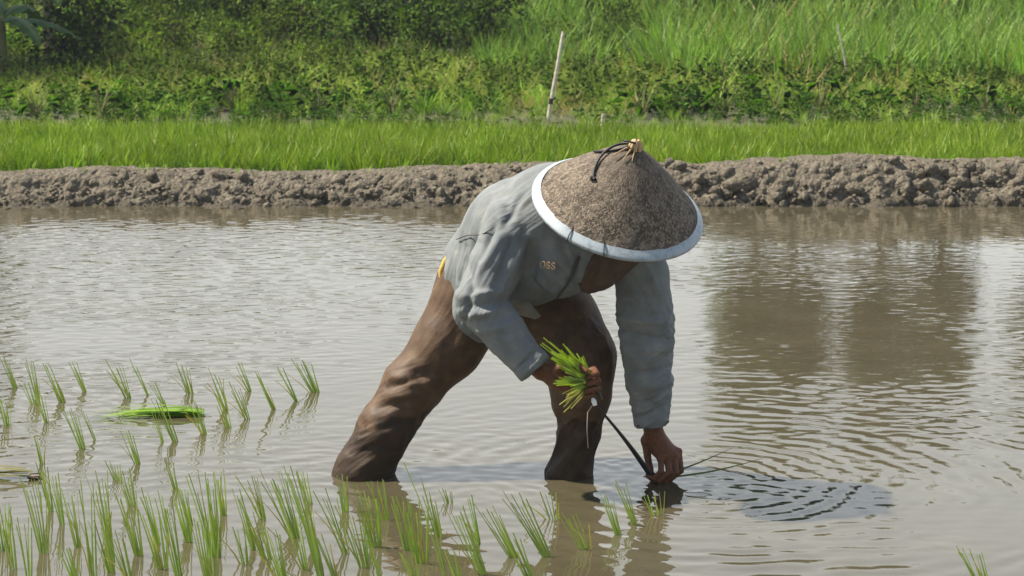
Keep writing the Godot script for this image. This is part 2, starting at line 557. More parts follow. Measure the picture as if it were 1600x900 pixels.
func bund() -> void:
	var n := FastNoiseLite.new()
	n.seed = 12; n.frequency = 5.0; n.fractal_octaves = 5; n.fractal_gain = 0.6
	var lump := FastNoiseLite.new()
	lump.seed = 14; lump.frequency = 7.0; lump.noise_type = FastNoiseLite.TYPE_CELLULAR; lump.cellular_return_type = FastNoiseLite.RETURN_DISTANCE
	var root := top("earth_bund", Vector3.ZERO)
	tag(root, "low bund of lumpy dried mud along the far edge of the water", "", "", "structure")
	var prof := [[-6.93, -0.10], [-7.01, -0.01], [-7.08, 0.20], [-7.14, 0.45], [-7.20, 0.68], [-7.26, 0.86], [-7.34, 0.97], [-7.45, 1.0], [-7.60, 0.98], [-7.74, 0.86], [-7.86, 0.62], [-7.98, 0.35]]
	var g := Geo.new()
	var xs := 760
	var per := 5
	var rows := (prof.size() - 1) * per + 1
	for i in xs + 1:
		var x := lerpf(-5.2, 5.2, float(i) / xs)
		if i == 0: x = -14.0
		if i == xs: x = 14.0
		var t := bund_top(x)
		var prev := Vector3.ZERO
		for j in rows:
			var a: Array = prof[mini(j / per, prof.size() - 1)]
			var b: Array = prof[mini(j / per + 1, prof.size() - 1)]
			var f := float(j % per) / per
			var z := lerpf(a[0], b[0], f)
			var y := lerpf(a[1], b[1], f) * t
			var q := Vector3(x, y, z)
			var e := 0.06 * n.get_noise_3dv(q * 0.22) + 0.07 * n.get_noise_3dv(q * Vector3(1.0, 1.5, 1.0)) + 0.05 * (0.35 - lump.get_noise_3dv(q * 1.4) * 0.5 - 0.5)
			var face := smoothstep(-7.4, -7.1, z)
			e *= lerpf(0.45, 1.0, face)
			var out := Vector3(0, 0.55, 0.83).lerp(Vector3.UP, 1.0 - face).normalized()
			g.vert(q + out * e, Vector3.UP, Color.WHITE)
	for i in xs:
		for j in rows - 1:
			var k := i * rows + j
			g.quad(k, k + 1, k + rows + 1, k + rows)
	g.smooth()
	for k in g.v.size():   # the soaked foot of the bank, with a ragged edge, is darker than the dry crust
		var p := g.v[k]
		var soaked := smoothstep(0.0, 0.012, 0.052 + 0.055 * n.get_noise_2d(p.x * 0.5, p.z * 0.6 + 3.0) - p.y)
		var f := lerpf(1.0, 0.58, soaked)
		g.c[k] = Color(f, f, f)
	put(g.mesh(), "mud_bank", M.clod, root)
	# clods: lumpy lumps of dug mud, each its own piece; the small crumbs between them are one mass
	var rng := RandomNumberGenerator.new()
	rng.seed = 21
	var kinds := []
	for k in 7:
		var c := Geo.new()
		var seedv := Vector3(k * 3.1, k * 1.7, k * 5.3)
		for a in 6:
			var th := PI * a / 5.0
			for b in 8:
				var ph := TAU * b / 8.0
				var d := Vector3(sin(th) * cos(ph), cos(th), sin(th) * sin(ph))
				var r := 1.0 + 0.55 * n.get_noise_3dv(d * 0.22 + seedv) + 0.25 * n.get_noise_3dv(d * 0.6 + seedv)
				c.vert(d * r * Vector3(1.0, 0.8, 0.9), d, Color.WHITE)
		for a in 5:
			for b in 8:
				c.quad(a * 8 + b, (a + 1) * 8 + b, (a + 1) * 8 + (b + 1) % 8, a * 8 + (b + 1) % 8)
		c.smooth()
		kinds.append(c.mesh())
	for k in 290:
		var x := rng.randf_range(-3.9, 3.9)
		if rng.randf() < 0.35: x = rng.randf_range(0.9, 3.9)
		var t := bund_top(x)
		var u := pow(rng.randf(), 0.7)
		var zf := lerpf(-7.02, -7.34, u)
		var yy := t * (0.05 + 0.97 * pow(u, 0.85))
		var r := (0.014 + 0.040 * pow(rng.randf(), 1.8)) * (1.25 if x > 0.9 else 1.0)
		var o := put(kinds[k % 7], "clod", M.mud, root, Vector3(x, yy - r * 0.2, zf + r * 0.1))
		o.rotation = Vector3(rng.randf() * TAU, rng.randf() * TAU, rng.randf() * TAU)
		o.scale = Vector3(r * rng.randf_range(0.8, 1.8), r * rng.randf_range(0.6, 1.1), r)
	var xf := []
	var cols := []
	for k in 2300:
		var x := rng.randf_range(-4.8, 4.8)
		var t := bund_top(x)
		var u := pow(rng.randf(), 0.6)
		var zf := lerpf(-6.98, -7.40, u)
		var yy := t * minf(1.0, 0.0 + 1.05 * pow(u, 0.8))
		var r := 0.005 + 0.014 * pow(rng.randf(), 2.0)
		var b := Basis.from_euler(Vector3(rng.randf() * TAU, rng.randf() * TAU, rng.randf() * TAU)).scaled(Vector3(r, r * 0.8, r))
		xf.append(Transform3D(b, Vector3(x, yy, zf + rng.randf_range(-0.01, 0.03))))
		var v := rng.randf_range(0.7, 1.5)
		cols.append(Color(v, v, v * 0.97))
	tag(scatter("crumbs", kinds[2], M.clod, xf, cols, root), "", "", "", "stuff")

# straws and a few grass sprigs lying on the bund
func bund_litter() -> void:
	var rng := RandomNumberGenerator.new()
	rng.seed = 91
	var straw := Geo.new()
	for k in 60:
		var x := rng.randf_range(-3.8, 3.8)
		var z := rng.randf_range(-7.5, -7.12)
		var y := bund_top(x) * smoothstep(-7.0, -7.28, z) + 0.012
		var a := rng.randf() * TAU
		var d := Vector3(cos(a), rng.randf_range(-0.2, 0.35), sin(a) * 0.6) * rng.randf_range(0.04, 0.12)
		tube(straw, [Vector3(x, y, z) - d * 0.5, Vector3(x, y + 0.006, z), Vector3(x, y, z) + d * 0.5], [0.0015, 0.0022, 0.0012], 4, Color(0.30, 0.25, 0.15))
	tag(put(straw.mesh(), "straw", M.leaf), "scattered pale straw lying on the mud bund", "straw", "", "stuff")
	var sprig := tuft(rng, 7, 0.09, 0.012, 0.006, 0.6, Color(0.17, 0.28, 0.05), 0.3, 2)
	var xf := []
	var cols := []
	for k in 90:
		var x := rng.randf_range(-4.5, 4.5)
		var z := rng.randf_range(-7.75, -7.32)
		var s := rng.randf_range(0.5, 1.2)
		xf.append(Transform3D(Basis.from_euler(Vector3(0, rng.randf() * TAU, 0)).scaled(Vector3(s, s, s)), Vector3(x, bund_top(x) * 0.96 - 0.01, z)))
		var v := rng.randf_range(0.8, 1.3)
		cols.append(Color(v, v, v))
	tag(scatter("bund_grass", sprig, M.leaf, xf, cols), "short grass sprigs on top of the mud bund", "grass", "", "stuff")

# ---------------------------------------------------------------- plants of the background
func tuft(rng: RandomNumberGenerator, blades: int, h: float, spread: float, w: float, droop: float, col: Color, vary: float, seg := 2) -> Mesh:
	var g := Geo.new()
	for k in blades:
		var a := rng.randf() * TAU
		var lean := rng.randf_range(0.05, 0.5)
		var out := Vector3(cos(a), 0, sin(a))
		var d := (Vector3.UP + out * lean).normalized()
		var l := h * rng.randf_range(0.6, 1.1)
		var f := 1.0 + rng.randf_range(-vary, vary)
		blade(g, out * spread * sqrt(rng.randf()), d, l, w * rng.randf_range(0.7, 1.2), (out * 0.6 + Vector3.DOWN * 0.4) * droop * rng.randf_range(0.2, 1.3), Color(col.r * f * rng.randf_range(0.9, 1.15), col.g * f, col.b * f), seg, 0.06)
	return g.mesh()

func weed(rng: RandomNumberGenerator, h: float, leaves: int, ll: float, col: Color) -> Mesh:
	var g := Geo.new()
	var stems := 4
	for s in stems:
		var a := rng.randf() * TAU
		var tip := Vector3(cos(a) * 0.35, 1.0, sin(a) * 0.35) * h * rng.randf_range(0.65, 1.0)
		tube(g, [Vector3.ZERO, tip * 0.5, tip], [0.004, 0.003, 0.002], 3, col * 0.8, false)
		for k in leaves:
			var t := rng.randf_range(0.2, 1.0)
			var b := rng.randf() * TAU
			var d := Vector3(cos(b), rng.randf_range(-0.1, 0.7), sin(b)).normalized()
			var f := rng.randf_range(0.75, 1.25)
			leaf(g, tip * t, d, ll * rng.randf_range(0.6, 1.2), ll * 0.5, Vector3(rng.randf_range(-1.2, 0.9), 0.8, rng.randf_range(-0.4, 1.6)), Color(col.r * f * rng.randf_range(0.85, 1.2), col.g * f, col.b * f))
	return g.mesh()

func rice_field() -> void:
	var rng := RandomNumberGenerator.new()
	rng.seed = 33
	var xf := []
	var cols := []
	var mesh := tuft(rng, 16, 0.21, 0.035, 0.010, 0.25, Color(0.125, 0.23, 0.022), 0.25, 2)
	var mesh2 := tuft(rng, 16, 0.21, 0.035, 0.010, 0.35, Color(0.15, 0.245, 0.027), 0.25, 2)
	var xf2 := []
	var cols2 := []
	var n := FastNoiseLite.new()
	n.frequency = 0.6; n.seed = 9
	var z := -7.92
	while z > -10.8:
		var x := -7.6
		while x < 7.6:
			var p := Vector3(x + rng.randf_range(-0.035, 0.035), 0.11, z + rng.randf_range(-0.035, 0.035))
			var s := rng.randf_range(0.72, 1.18) * (1.0 + 0.22 * n.get_noise_2d(x * 2.0, z * 2.0))
			var v := rng.randf_range(0.75, 1.25) * (1.0 + 0.35 * n.get_noise_2d(x * 1.6, z * 2.5))
			var b := Basis.from_euler(Vector3(rng.randf_range(-0.12, 0.12), rng.randf() * TAU, rng.randf_range(-0.12, 0.12))).scaled(Vector3(s, s, s))
			if rng.randf() < 0.5:
				xf.append(Transform3D(b, p)); cols.append(Color(v, v, v))
			else:
				xf2.append(Transform3D(b, p)); cols2.append(Color(v * 1.05, v, v))
			x += 0.085
		z -= 0.085
	var root := top("young_rice_field")
	tag(root, "dense bright green young rice growing behind the mud bund", "rice", "", "stuff")
	scatter("rice", mesh, M.rice, xf, cols, root)
	scatter("rice", mesh2, M.rice, xf2, cols2, root)
	for o in root.get_children(): o.set_meta("kind", "stuff")

func cover() -> void:
	var rng := RandomNumberGenerator.new()
	rng.seed = 44
	var n := FastNoiseLite.new()
	n.frequency = 0.5; n.seed = 19; n.fractal_octaves = 3
	var grass := [tuft(rng, 20, 0.32, 0.07, 0.014, 0.5, Color(0.19, 0.35, 0.055), 0.35, 3), tuft(rng, 20, 0.38, 0.07, 0.012, 0.7, Color(0.23, 0.34, 0.055), 0.35, 3)]
	var dry := tuft(rng, 14, 0.42, 0.06, 0.009, 0.8, Color(0.32, 0.26, 0.12), 0.3, 3)
	var weeds := [weed(rng, 0.34, 6, 0.085, Color(0.18, 0.39, 0.07)), weed(rng, 0.40, 6, 0.07, Color(0.24, 0.40, 0.07)), weed(rng, 0.28, 4, 0.12, Color(0.15, 0.37, 0.07))]
	var reed := tuft(rng, 13, 0.85, 0.10, 0.030, 0.22, Color(0.14, 0.26, 0.055), 0.35, 4)
	var reed_dry := tuft(rng, 9, 0.85, 0.12, 0.020, 0.75, Color(0.27, 0.22, 0.11), 0.3, 4)
	var kinds := [grass[0], grass[1], dry, weeds[0], weeds[1], weeds[2], reed, reed_dry]
	var xf := []
	var cols := []
	for k in kinds.size():
		xf.append([]); cols.append([])
	var count := 11500
	for k in count:
		var t := pow(rng.randf(), 0.85)
		var z := lerpf(-11.15, -24.5, t)
		if k % 9 == 0: z = rng.randf_range(-11.05, -11.7)
		var half := 6.2 + (-11.5 - z) * 0.35
		var x := rng.randf_range(-half, half)
		var a := n.get_noise_2d(x, z)
		var b := n.get_noise_2d(x + 50.0, z * 1.2)
		var bare := x > 0.25 and x < 2.6 and z > -11.6 and n.get_noise_2d(x * 3.0, 5.0) > -0.2
		if bare: continue
		var kind := 0
		var s := rng.randf_range(0.7, 1.15)
		var u := rng.randf()
		if z > -13.6:
			kind = (3 + rng.randi() % 3) if u < 0.62 + 0.6 * a else (rng.randi() % 2)
			s *= lerpf(0.45, 1.0, smoothstep(-11.5, -13.2, z)) * (0.86 + 0.6 * b)
			if x > -0.2 and x < 1.25 and rng.randf() < 0.5: kind = [0, 2][rng.randi() % 2]
		elif z > -18.5:
			kind = [1, 1, 0, 4, 2][rng.randi() % 5] if u < 0.75 else 4
			s *= 0.95 + 0.4 * b
		else:
			kind = [1, 0, 4, 3, 4, 5][rng.randi() % 6]
			s *= 1.05 + 0.5 * b
		if u > 0.965: kind = 2
		var v := rng.randf_range(0.75, 1.25) * (1.0 + 0.35 * a)
		if x > 1.6 and z < -15.5 and z > -19.5 and rng.randf() < 0.55 + 0.5 * a:
			kind = 6 if rng.randf() < 0.86 else 7
			s = rng.randf_range(0.75, 1.1)
		elif x > -0.4 and x < 1.6 and z < -16.5 and rng.randf() < 0.3:
			kind = 6
			s = rng.randf_range(0.55, 0.8)
		var basis := Basis.from_euler(Vector3(rng.randf_range(-0.1, 0.1), rng.randf() * TAU, rng.randf_range(-0.1, 0.1))).scaled(Vector3(s, s, s))
		xf[kind].append(Transform3D(basis, Vector3(x, terrain_y(x, z) - 0.02, z)))
		cols[kind].append(Color(v, v, v))
	var names := ["grass", "grass", "dry_grass", "weeds", "weeds", "weeds", "reeds", "reeds"]
	var labels := ["mixed green grass covering the bank behind the young rice", "straw coloured dry grass among the weeds of the bank", "leafy low weeds along the foot of the bank", "tall upright reeds on the right of the overgrown bank"]
	var roots := {}
	for k in kinds.size():
		var nm: String = names[k]
		if not roots.has(nm):
			roots[nm] = top(nm)
			tag(roots[nm], labels[roots.size() - 1], nm.replace("_", " "), "", "stuff")
		var o := scatter(nm, kinds[k], M.leaf, xf[k], cols[k], roots[nm])
		o.set_meta("kind", "stuff")

# broad leaved plants along the foot of the bank, each a rosette of large leaves on stalks
func broadleaf() -> void:
	var rng := RandomNumberGenerator.new()
	rng.seed = 58
	var spots := [-4.3, -3.7, -2.6, -1.75, -1.1, 1.2, 1.55, 1.95, 2.45, 2.9, 3.7, 4.4]
	var nth := ["first", "second", "third", "fourth", "fifth", "sixth", "seventh", "eighth", "ninth", "tenth", "eleventh", "twelfth"]
	for k in spots.size():
		var z := -11.75 - rng.randf() * 0.9
		var o := top("broadleaf_plant", Vector3(spots[k], terrain_y(spots[k], z) - 0.01, z))
		tag(o, "bright broad leaved plant at the foot of the bank, %s from the left" % nth[k], "plant", "broad leaved plants at the foot of the bank")
		var st := Geo.new()
		var lf := Geo.new()
		for j in 13:
			var a := rng.randf() * TAU
			var h := rng.randf_range(0.12, 0.36)
			var e := Vector3(cos(a) * rng.randf_range(0.06, 0.2), h, sin(a) * rng.randf_range(0.06, 0.2))
			tube(st, bez(Vector3.ZERO, Vector3(e.x * 0.2, h * 0.7, e.z * 0.2), e, 3), [0.006, 0.005, 0.004, 0.003], 4)
			var d := Vector3(cos(a), rng.randf_range(-0.7, 0.3), sin(a)).normalized()
			var f := rng.randf_range(0.8, 1.25)
			leaf(lf, e, d, rng.randf_range(0.10, 0.19), rng.randf_range(0.05, 0.09), Vector3(rng.randf_range(-0.8, 0.5), 0.9, rng.randf_range(0.0, 1.0)), Color(0.14 * f, 0.33 * f, 0.06 * f))
		put(st.mesh(), "stems", M.banana_stem, o)
		put(lf.mesh(), "leaves", M.leaf, o)

# a crown: leaves in clumps at the ends of twigs, spread through an uneven volume
func crown(rng: RandomNumberGenerator, size: Vector3, clumps: int, per: int, ll: float, col: Color, clump_r: float) -> Mesh:
	var g := Geo.new()
	var n := FastNoiseLite.new()
	n.seed = rng.randi() % 1000; n.frequency = 1.1
	for k in clumps:
		var d := Vector3(rng.randf_range(-1, 1), rng.randf_range(-0.9, 1), rng.randf_range(-1, 1)).normalized()
		var r := pow(rng.randf(), 0.4) * (0.80 + 0.5 * n.get_noise_3dv(d * 1.4))
		var c := d * r * size
		var f := rng.randf_range(0.7, 1.3)
		for j in per:
			var e := Vector3(rng.randfn(), rng.randfn() * 0.75, rng.randfn()) * clump_r * 0.55
			var dir := (e.normalized() + d * 0.5 + Vector3(0, rng.randf_range(-0.6, 0.3), 0)).normalized()
			var ff := f * rng.randf_range(0.75, 1.25)
			leaf(g, c + e, dir, ll * rng.randf_range(0.6, 1.2), ll * rng.randf_range(0.35, 0.55), Vector3(rng.randf_range(-1.2, 1.0), 0.8, rng.randf_range(-1.2, 1.2)), Color(col.r * ff * rng.randf_range(0.85, 1.2), col.g * ff, col.b * ff))
	return g.mesh()

func limbs(rng: RandomNumberGenerator, h: float, r: float, count: int, reach: Vector3, from := 0.35) -> Mesh:
	var g := Geo.new()
	var bend := Vector3(rng.randf_range(-0.1, 0.1), 0, rng.randf_range(-0.1, 0.1)) * h
	var trunk := bez(Vector3(0, -0.1, 0), Vector3(0, h * 0.5, 0) + bend, Vector3(0, h, 0) + bend * 0.5, 6)
	tube(g, trunk, [r, r * 0.85, r * 0.75, r * 0.62, r * 0.5, r * 0.36, r * 0.2], 8)
	for k in count:
		var t := lerpf(from, 0.95, float(k) / count)
		var p: Vector3 = trunk[int(t * 6)]
		var a := k * 2.4 + rng.randf() * 0.6
		var e := p + Vector3(cos(a) * reach.x, reach.y * rng.randf_range(0.3, 0.9), sin(a) * reach.z) * rng.randf_range(0.6, 1.0)
		tube(g, bez(p, p.lerp(e, 0.5) + Vector3(0, 0.1 * h * 0.3, 0), e, 4), [r * 0.4, r * 0.3, r * 0.22, r * 0.15, r * 0.06], 5)
	return g.mesh()

func shrubs() -> void:
	var rng := RandomNumberGenerator.new()
	rng.seed = 55
	var dark := Color(0.19, 0.35, 0.08)
	var mid := Color(0.28, 0.46, 0.09)
	var light := Color(0.36, 0.56, 0.11)
	var crowns := [crown(rng, Vector3(0.8, 0.75, 0.7), 62, 9, 0.15, dark, 0.18), crown(rng, Vector3(0.85, 0.7, 0.7), 60, 9, 0.14, mid, 0.18), crown(rng, Vector3(0.8, 0.6, 0.7), 70, 9, 0.12, light, 0.16), crown(rng, Vector3(0.75, 0.8, 0.7), 52, 8, 0.20, mid, 0.20)]
	var wood := [limbs(rng, 1.0, 0.035, 7, Vector3(0.5, 0.4, 0.45)), limbs(rng, 1.0, 0.03, 7, Vector3(0.55, 0.4, 0.45))]
	# x, z, size, kind, label
	var list := [
		[-5.2, -16.9, 0.62, 0, "dark shrub in the shade right of the banana stem"],
		[-4.75, -16.2, 0.42, 0, "low dark shrub at the edge of the banana plant's shade"],
		[-4.0, -17.6, 0.55, 2, "pale green rounded shrub right of the shaded corner"],
		[-3.3, -17.3, 0.50, 2, "yellow green shrub on the upper left of the bank"],
		[-3.5, -19.4, 0.75, 1, "mid green shrub behind the pale shrubs at upper left"],
		[-2.6, -18.6, 0.62, 1, "leafy green shrub at the left end of the dark thicket"],
		[-1.75, -18.4, 0.70, 0, "dark green shrub in the left part of the thicket"],
		[-1.0, -18.2, 0.66, 0, "dark green shrub in the middle of the thicket"],
		[-0.25, -18.4, 0.74, 0, "dark green shrub at the thicket's end behind the leaning pole"],
		[-1.3, -20.6, 0.95, 3, "large leaved green bush rising behind the dark thicket"],
		[0.65, -20.4, 0.70, 3, "green bush right of the leaning pole at the top of the bank"],
		[1.5, -21.0, 0.75, 1, "green bush behind the grass right of centre"],
		[2.5, -20.6, 0.68, 3, "broad leaved bush behind the left end of the reeds"],
		[3.4, -20.9, 0.75, 1, "mid green bush behind the middle of the reeds"],
		[4.3, -20.6, 0.75, 0, "dark bush behind the right part of the reeds"],
		[5.2, -20.4, 0.72, 3, "bush at the far right end of the bank"],
		[-3.65, -16.5, 0.36, 2, "small pale shrub in front of the pale rounded shrub at upper left"],
		[-2.95, -16.6, 0.34, 2, "small yellow green shrub left of the dark thicket"],
		[-2.3, -17.0, 0.38, 2, "small pale shrub at the foot of the dark thicket's left end"],
		[-4.4, -18.6, 0.50, 2, "pale shrub high at the upper left beside the broad leaved bush"],
		[-3.0, -18.4, 0.46, 2, "pale shrub between the mid green shrub and the thicket"],
		[0.55, -18.0, 0.40, 2, "pale shrub just right of the leaning pole's tip"],
		[1.35, -18.6, 0.44, 1, "small green shrub among the tall grass right of centre"],
		[2.2, -18.9, 0.42, 2, "small pale shrub at the left edge of the reeds"],
		[-5.3, -18.8, 0.72, 3, "bright broad leaved bush behind the banana leaves"],
		[-4.5, -20.0, 0.80, 3, "tall broad leaved bush above the shaded corner"],
	]
	for a in list:
		var y := terrain_y(a[0], a[1])
		var o := top("shrub", Vector3(a[0], y, a[1]))
		var s: float = a[2]
		tag(o, a[4], "shrub", "shrubs along the top of the bank")
		var st := put(wood[rng.randi() % 2], "stem", M.bark, o)
		var cr := put(crowns[a[3]], "foliage", M.leaf, o, Vector3(0, 0.72 * s, 0))
		st.scale = Vector3(s, s, s)
		cr.scale = Vector3(s * rng.randf_range(0.9, 1.15), s * rng.randf_range(0.9, 1.15), s)
		o.rotation.y = rng.randf() * TAU
	# trees beyond the frame: their trunks and crowns show in the water on the right and shade the left corner
	var tc := [crown(rng, Vector3(0.72, 2.9, 0.8), 300, 11, 0.27, Color(0.22, 0.37, 0.08), 0.42), crown(rng, Vector3(1.3, 2.3, 1.2), 420, 12, 0.28, Color(0.19, 0.28, 0.07), 0.42)]
	var tw := limbs(rng, 5.4, 0.10, 12, Vector3(0.9, 0.9, 0.9), 0.3)
	var trees := [
		[3.7, -24.5, 0.68, 0, "slender tall tree behind the reeds, leftmost of the trees mirrored in the water"],
		[4.55, -25.0, 0.72, 0, "slender tall tree behind the reeds, second of the trees mirrored in the water"],
		[5.95, -25.5, 0.74, 0, "slender tall tree behind the reeds, third of the trees mirrored in the water"],
		[6.85, -25.0, 0.64, 0, "slender tall tree behind the reeds, fourth of the trees mirrored in the water"],
		[9.4, -26.5, 0.8, 1, "broad tall tree at the right end of the trees mirrored in the water"],
		[-13.0, 12.5, 1.7, 1, "tree behind the camera, leftmost of the row facing the farmer"],
		[-8.4, 13.5, 1.8, 1, "tree behind the camera, second from the left of its row"],
		[-4.2, 12.8, 1.75, 1, "tree behind the camera, third from the left of its row"],
		[-0.2, 13.6, 1.85, 1, "tree behind the camera, fourth from the left of its row"],
		[3.9, 12.8, 1.75, 1, "tree behind the camera, fifth from the left of its row"],
		[8.2, 13.4, 1.8, 1, "tree behind the camera, sixth from the left of its row"],
		[12.8, 12.6, 1.7, 1, "tree behind the camera, rightmost of the row facing the farmer"],
		[-12.8, -38.0, 1.15, 1, "distant tree beyond the bank, right one of the far left pair"],
		[-15.8, -37.0, 1.2, 0, "distant tree beyond the bank, left one of the far left pair"],
		[-8.3, -16.8, 0.95, 1, "tree standing left of the picture that shades the banana plant"],
	]
	for a in trees:
		var o := top("tree", Vector3(a[0], terrain_y(a[0], a[1]) if a[1] < 0.0 else -0.3, a[1]))
		tag(o, a[4], "tree", "trees around the paddy")
		var s: float = a[2]
		var t := put(tw, "trunk", M.bark, o)
		var c := put(tc[a[3]], "crown", M.leaf, o, Vector3(0, 3.9 * s, 0))
		t.scale = Vector3(s, s, s); c.scale = Vector3(s, s, s)
		o.rotation.y = rng.randf() * TAU

func banana(at: Vector3, h: float, dirs: Array, label: String) -> void:
	var o := top("banana_plant", at)
	tag(o, label, "banana plant", "banana plants at the left of the bank")
	var g := Geo.new()
	tube(g, [Vector3(0, -0.05, 0), Vector3(0.01, h * 0.4, 0), Vector3(0.02, h * 0.8, 0), Vector3(0.03, h, 0)], [0.085, 0.075, 0.06, 0.04], 12)
	put(g.mesh(), "stem", M.banana_stem, o)
	for d in dirs:
		# direction, rise, length, width
		var l := Geo.new()
		var out := Vector3(cos(d[0]), 0, sin(d[0]))
		var side := out.cross(Vector3.UP)
		var base := Vector3(0.03, h - 0.05, 0)
		var seg := 12
		var first := 0
		for k in seg + 1:
			var t := float(k) / seg
			var p: Vector3 = base + out * d[2] * (t * 0.95) + Vector3.UP * d[2] * (d[1] * t - (d[1] + d[4]) * t * t)
			var w: float = d[3] * (0.08 if t < 0.12 else 0.08 + 0.92 * pow(sin(PI * pow((t - 0.1) / 0.9, 0.8)), 0.6)) * 0.5
			var c := Color(0.05, 0.105, 0.022) * (1.0 + 0.2 * sin(k * 2.0))
			var wav: float = 0.03 * sin(k * 2.3) * d[3] * 3.0
			l.vert(p + side * w - Vector3.UP * (w * 0.45 + wav), Vector3.UP, c)
			l.vert(p + side * w * 0.5 - Vector3.UP * w * 0.08, Vector3.UP, c)
			l.vert(p, Vector3.UP, Color(0.12, 0.16, 0.05))
			l.vert(p - side * w * 0.5 - Vector3.UP * w * 0.08, Vector3.UP, c)
			l.vert(p - side * w - Vector3.UP * (w * 0.45 - wav), Vector3.UP, c)
			if k > 0:
				for j in 4:
					l.quad(first + (k - 1) * 5 + j, first + (k - 1) * 5 + j + 1, first + k * 5 + j + 1, first + k * 5 + j)
		l.smooth()
		put(l.mesh(), "leaf", M.leaf, o)

func posts() -> void:
	var g := Geo.new()
	var o := top("leaning_pole", Vector3(0.316, 0.17, -11.62))
	tag(o, "slim pale wooden pole leaning to the right behind the young rice", "pole")
	tube(g, [Vector3(-0.015, -0.1, 0), Vector3(0.03, 0.2, 0), Vector3(0.085, 0.5, -0.01), Vector3(0.14, 0.83, -0.02)], [0.019, 0.018, 0.017, 0.015], 10)
	put(g.mesh(), "pole", M.pole, o)
	var k := Geo.new()
	tube(k, [Vector3(0.028, 0.19, 0), Vector3(0.036, 0.24, 0)], [0.022, 0.0215], 10)
	put(k.mesh(), "binding", M.black, o)
	var s := Geo.new()
	tube(s, [Vector3(0, -0.08, 0), Vector3(0.002, 0.10, 0), Vector3(0.006, 0.17, 0)], [0.022, 0.020, 0.017], 8)
	var p := top("short_stake", Vector3(0.79, 0.13, -11.2))
	tag(p, "short weathered stake at the far edge of the young rice", "stake")
	put(s.mesh(), "stake", M.pole, p)
	# a pale dead cane among the reeds
	var c := Geo.new()
	tube(c, [Vector3(0.10, -0.05, 0.0), Vector3(0.04, 0.35, 0), Vector3(-0.05, 0.72, 0.02)], [0.015, 0.014, 0.010], 6)
	var cane := put(c.mesh(), "dead_cane", M.pole, null, Vector3(3.55, terrain_y(3.55, -15.4), -15.4))
	tag(cane, "thin pale dead cane slanting in front of the reeds", "cane")

# ---------------------------------------------------------------- rice in the paddy
func seedling_mesh(rng: RandomNumberGenerator, lean: float, h: float, wide: int, blades: int) -> Mesh:
	var g := Geo.new()
	blades = blades + 1 + blades / 3
	for k in blades:
		var f := (float(k) + 0.5) / blades * 2.0 - 1.0
		var fan := f * 0.0055 * wide + rng.randf_range(-0.004, 0.004)
		var long := rng.randf_range(0.74, 1.02) if k > 0 else 1.0
		var d := Vector3(lean + fan, h, rng.randf_range(-0.02, 0.02)) * long
		var l := d.length()
		var base := Vector3(f * 0.0025 * wide, -0.03, rng.randf_range(-0.006, 0.006))
		var v := rng.randf_range(0.75, 1.25)
		var young := Color(0.22 * v, 0.34 * v, 0.09 * v).lerp(Color(0.38, 0.42, 0.19), rng.randf() * 0.7)
		var old := rng.randf() < 0.14
		if old: young = Color(0.36, 0.31, 0.12)
		blade(g, base, (d + Vector3(0, 0.03, 0)) / l, l * (0.8 if old else 1.0), rng.randf_range(0.0035, 0.0068), Vector3(rng.randf_range(-0.16, 0.05), rng.randf_range(-0.06, 0.0), rng.randf_range(-0.06, 0.06)) * (3.5 if old else rng.randf()), young, 4, 0.5, Vector3(rng.randf_range(-0.5, 0.5), 0.15, 1.0))
	return g.mesh()

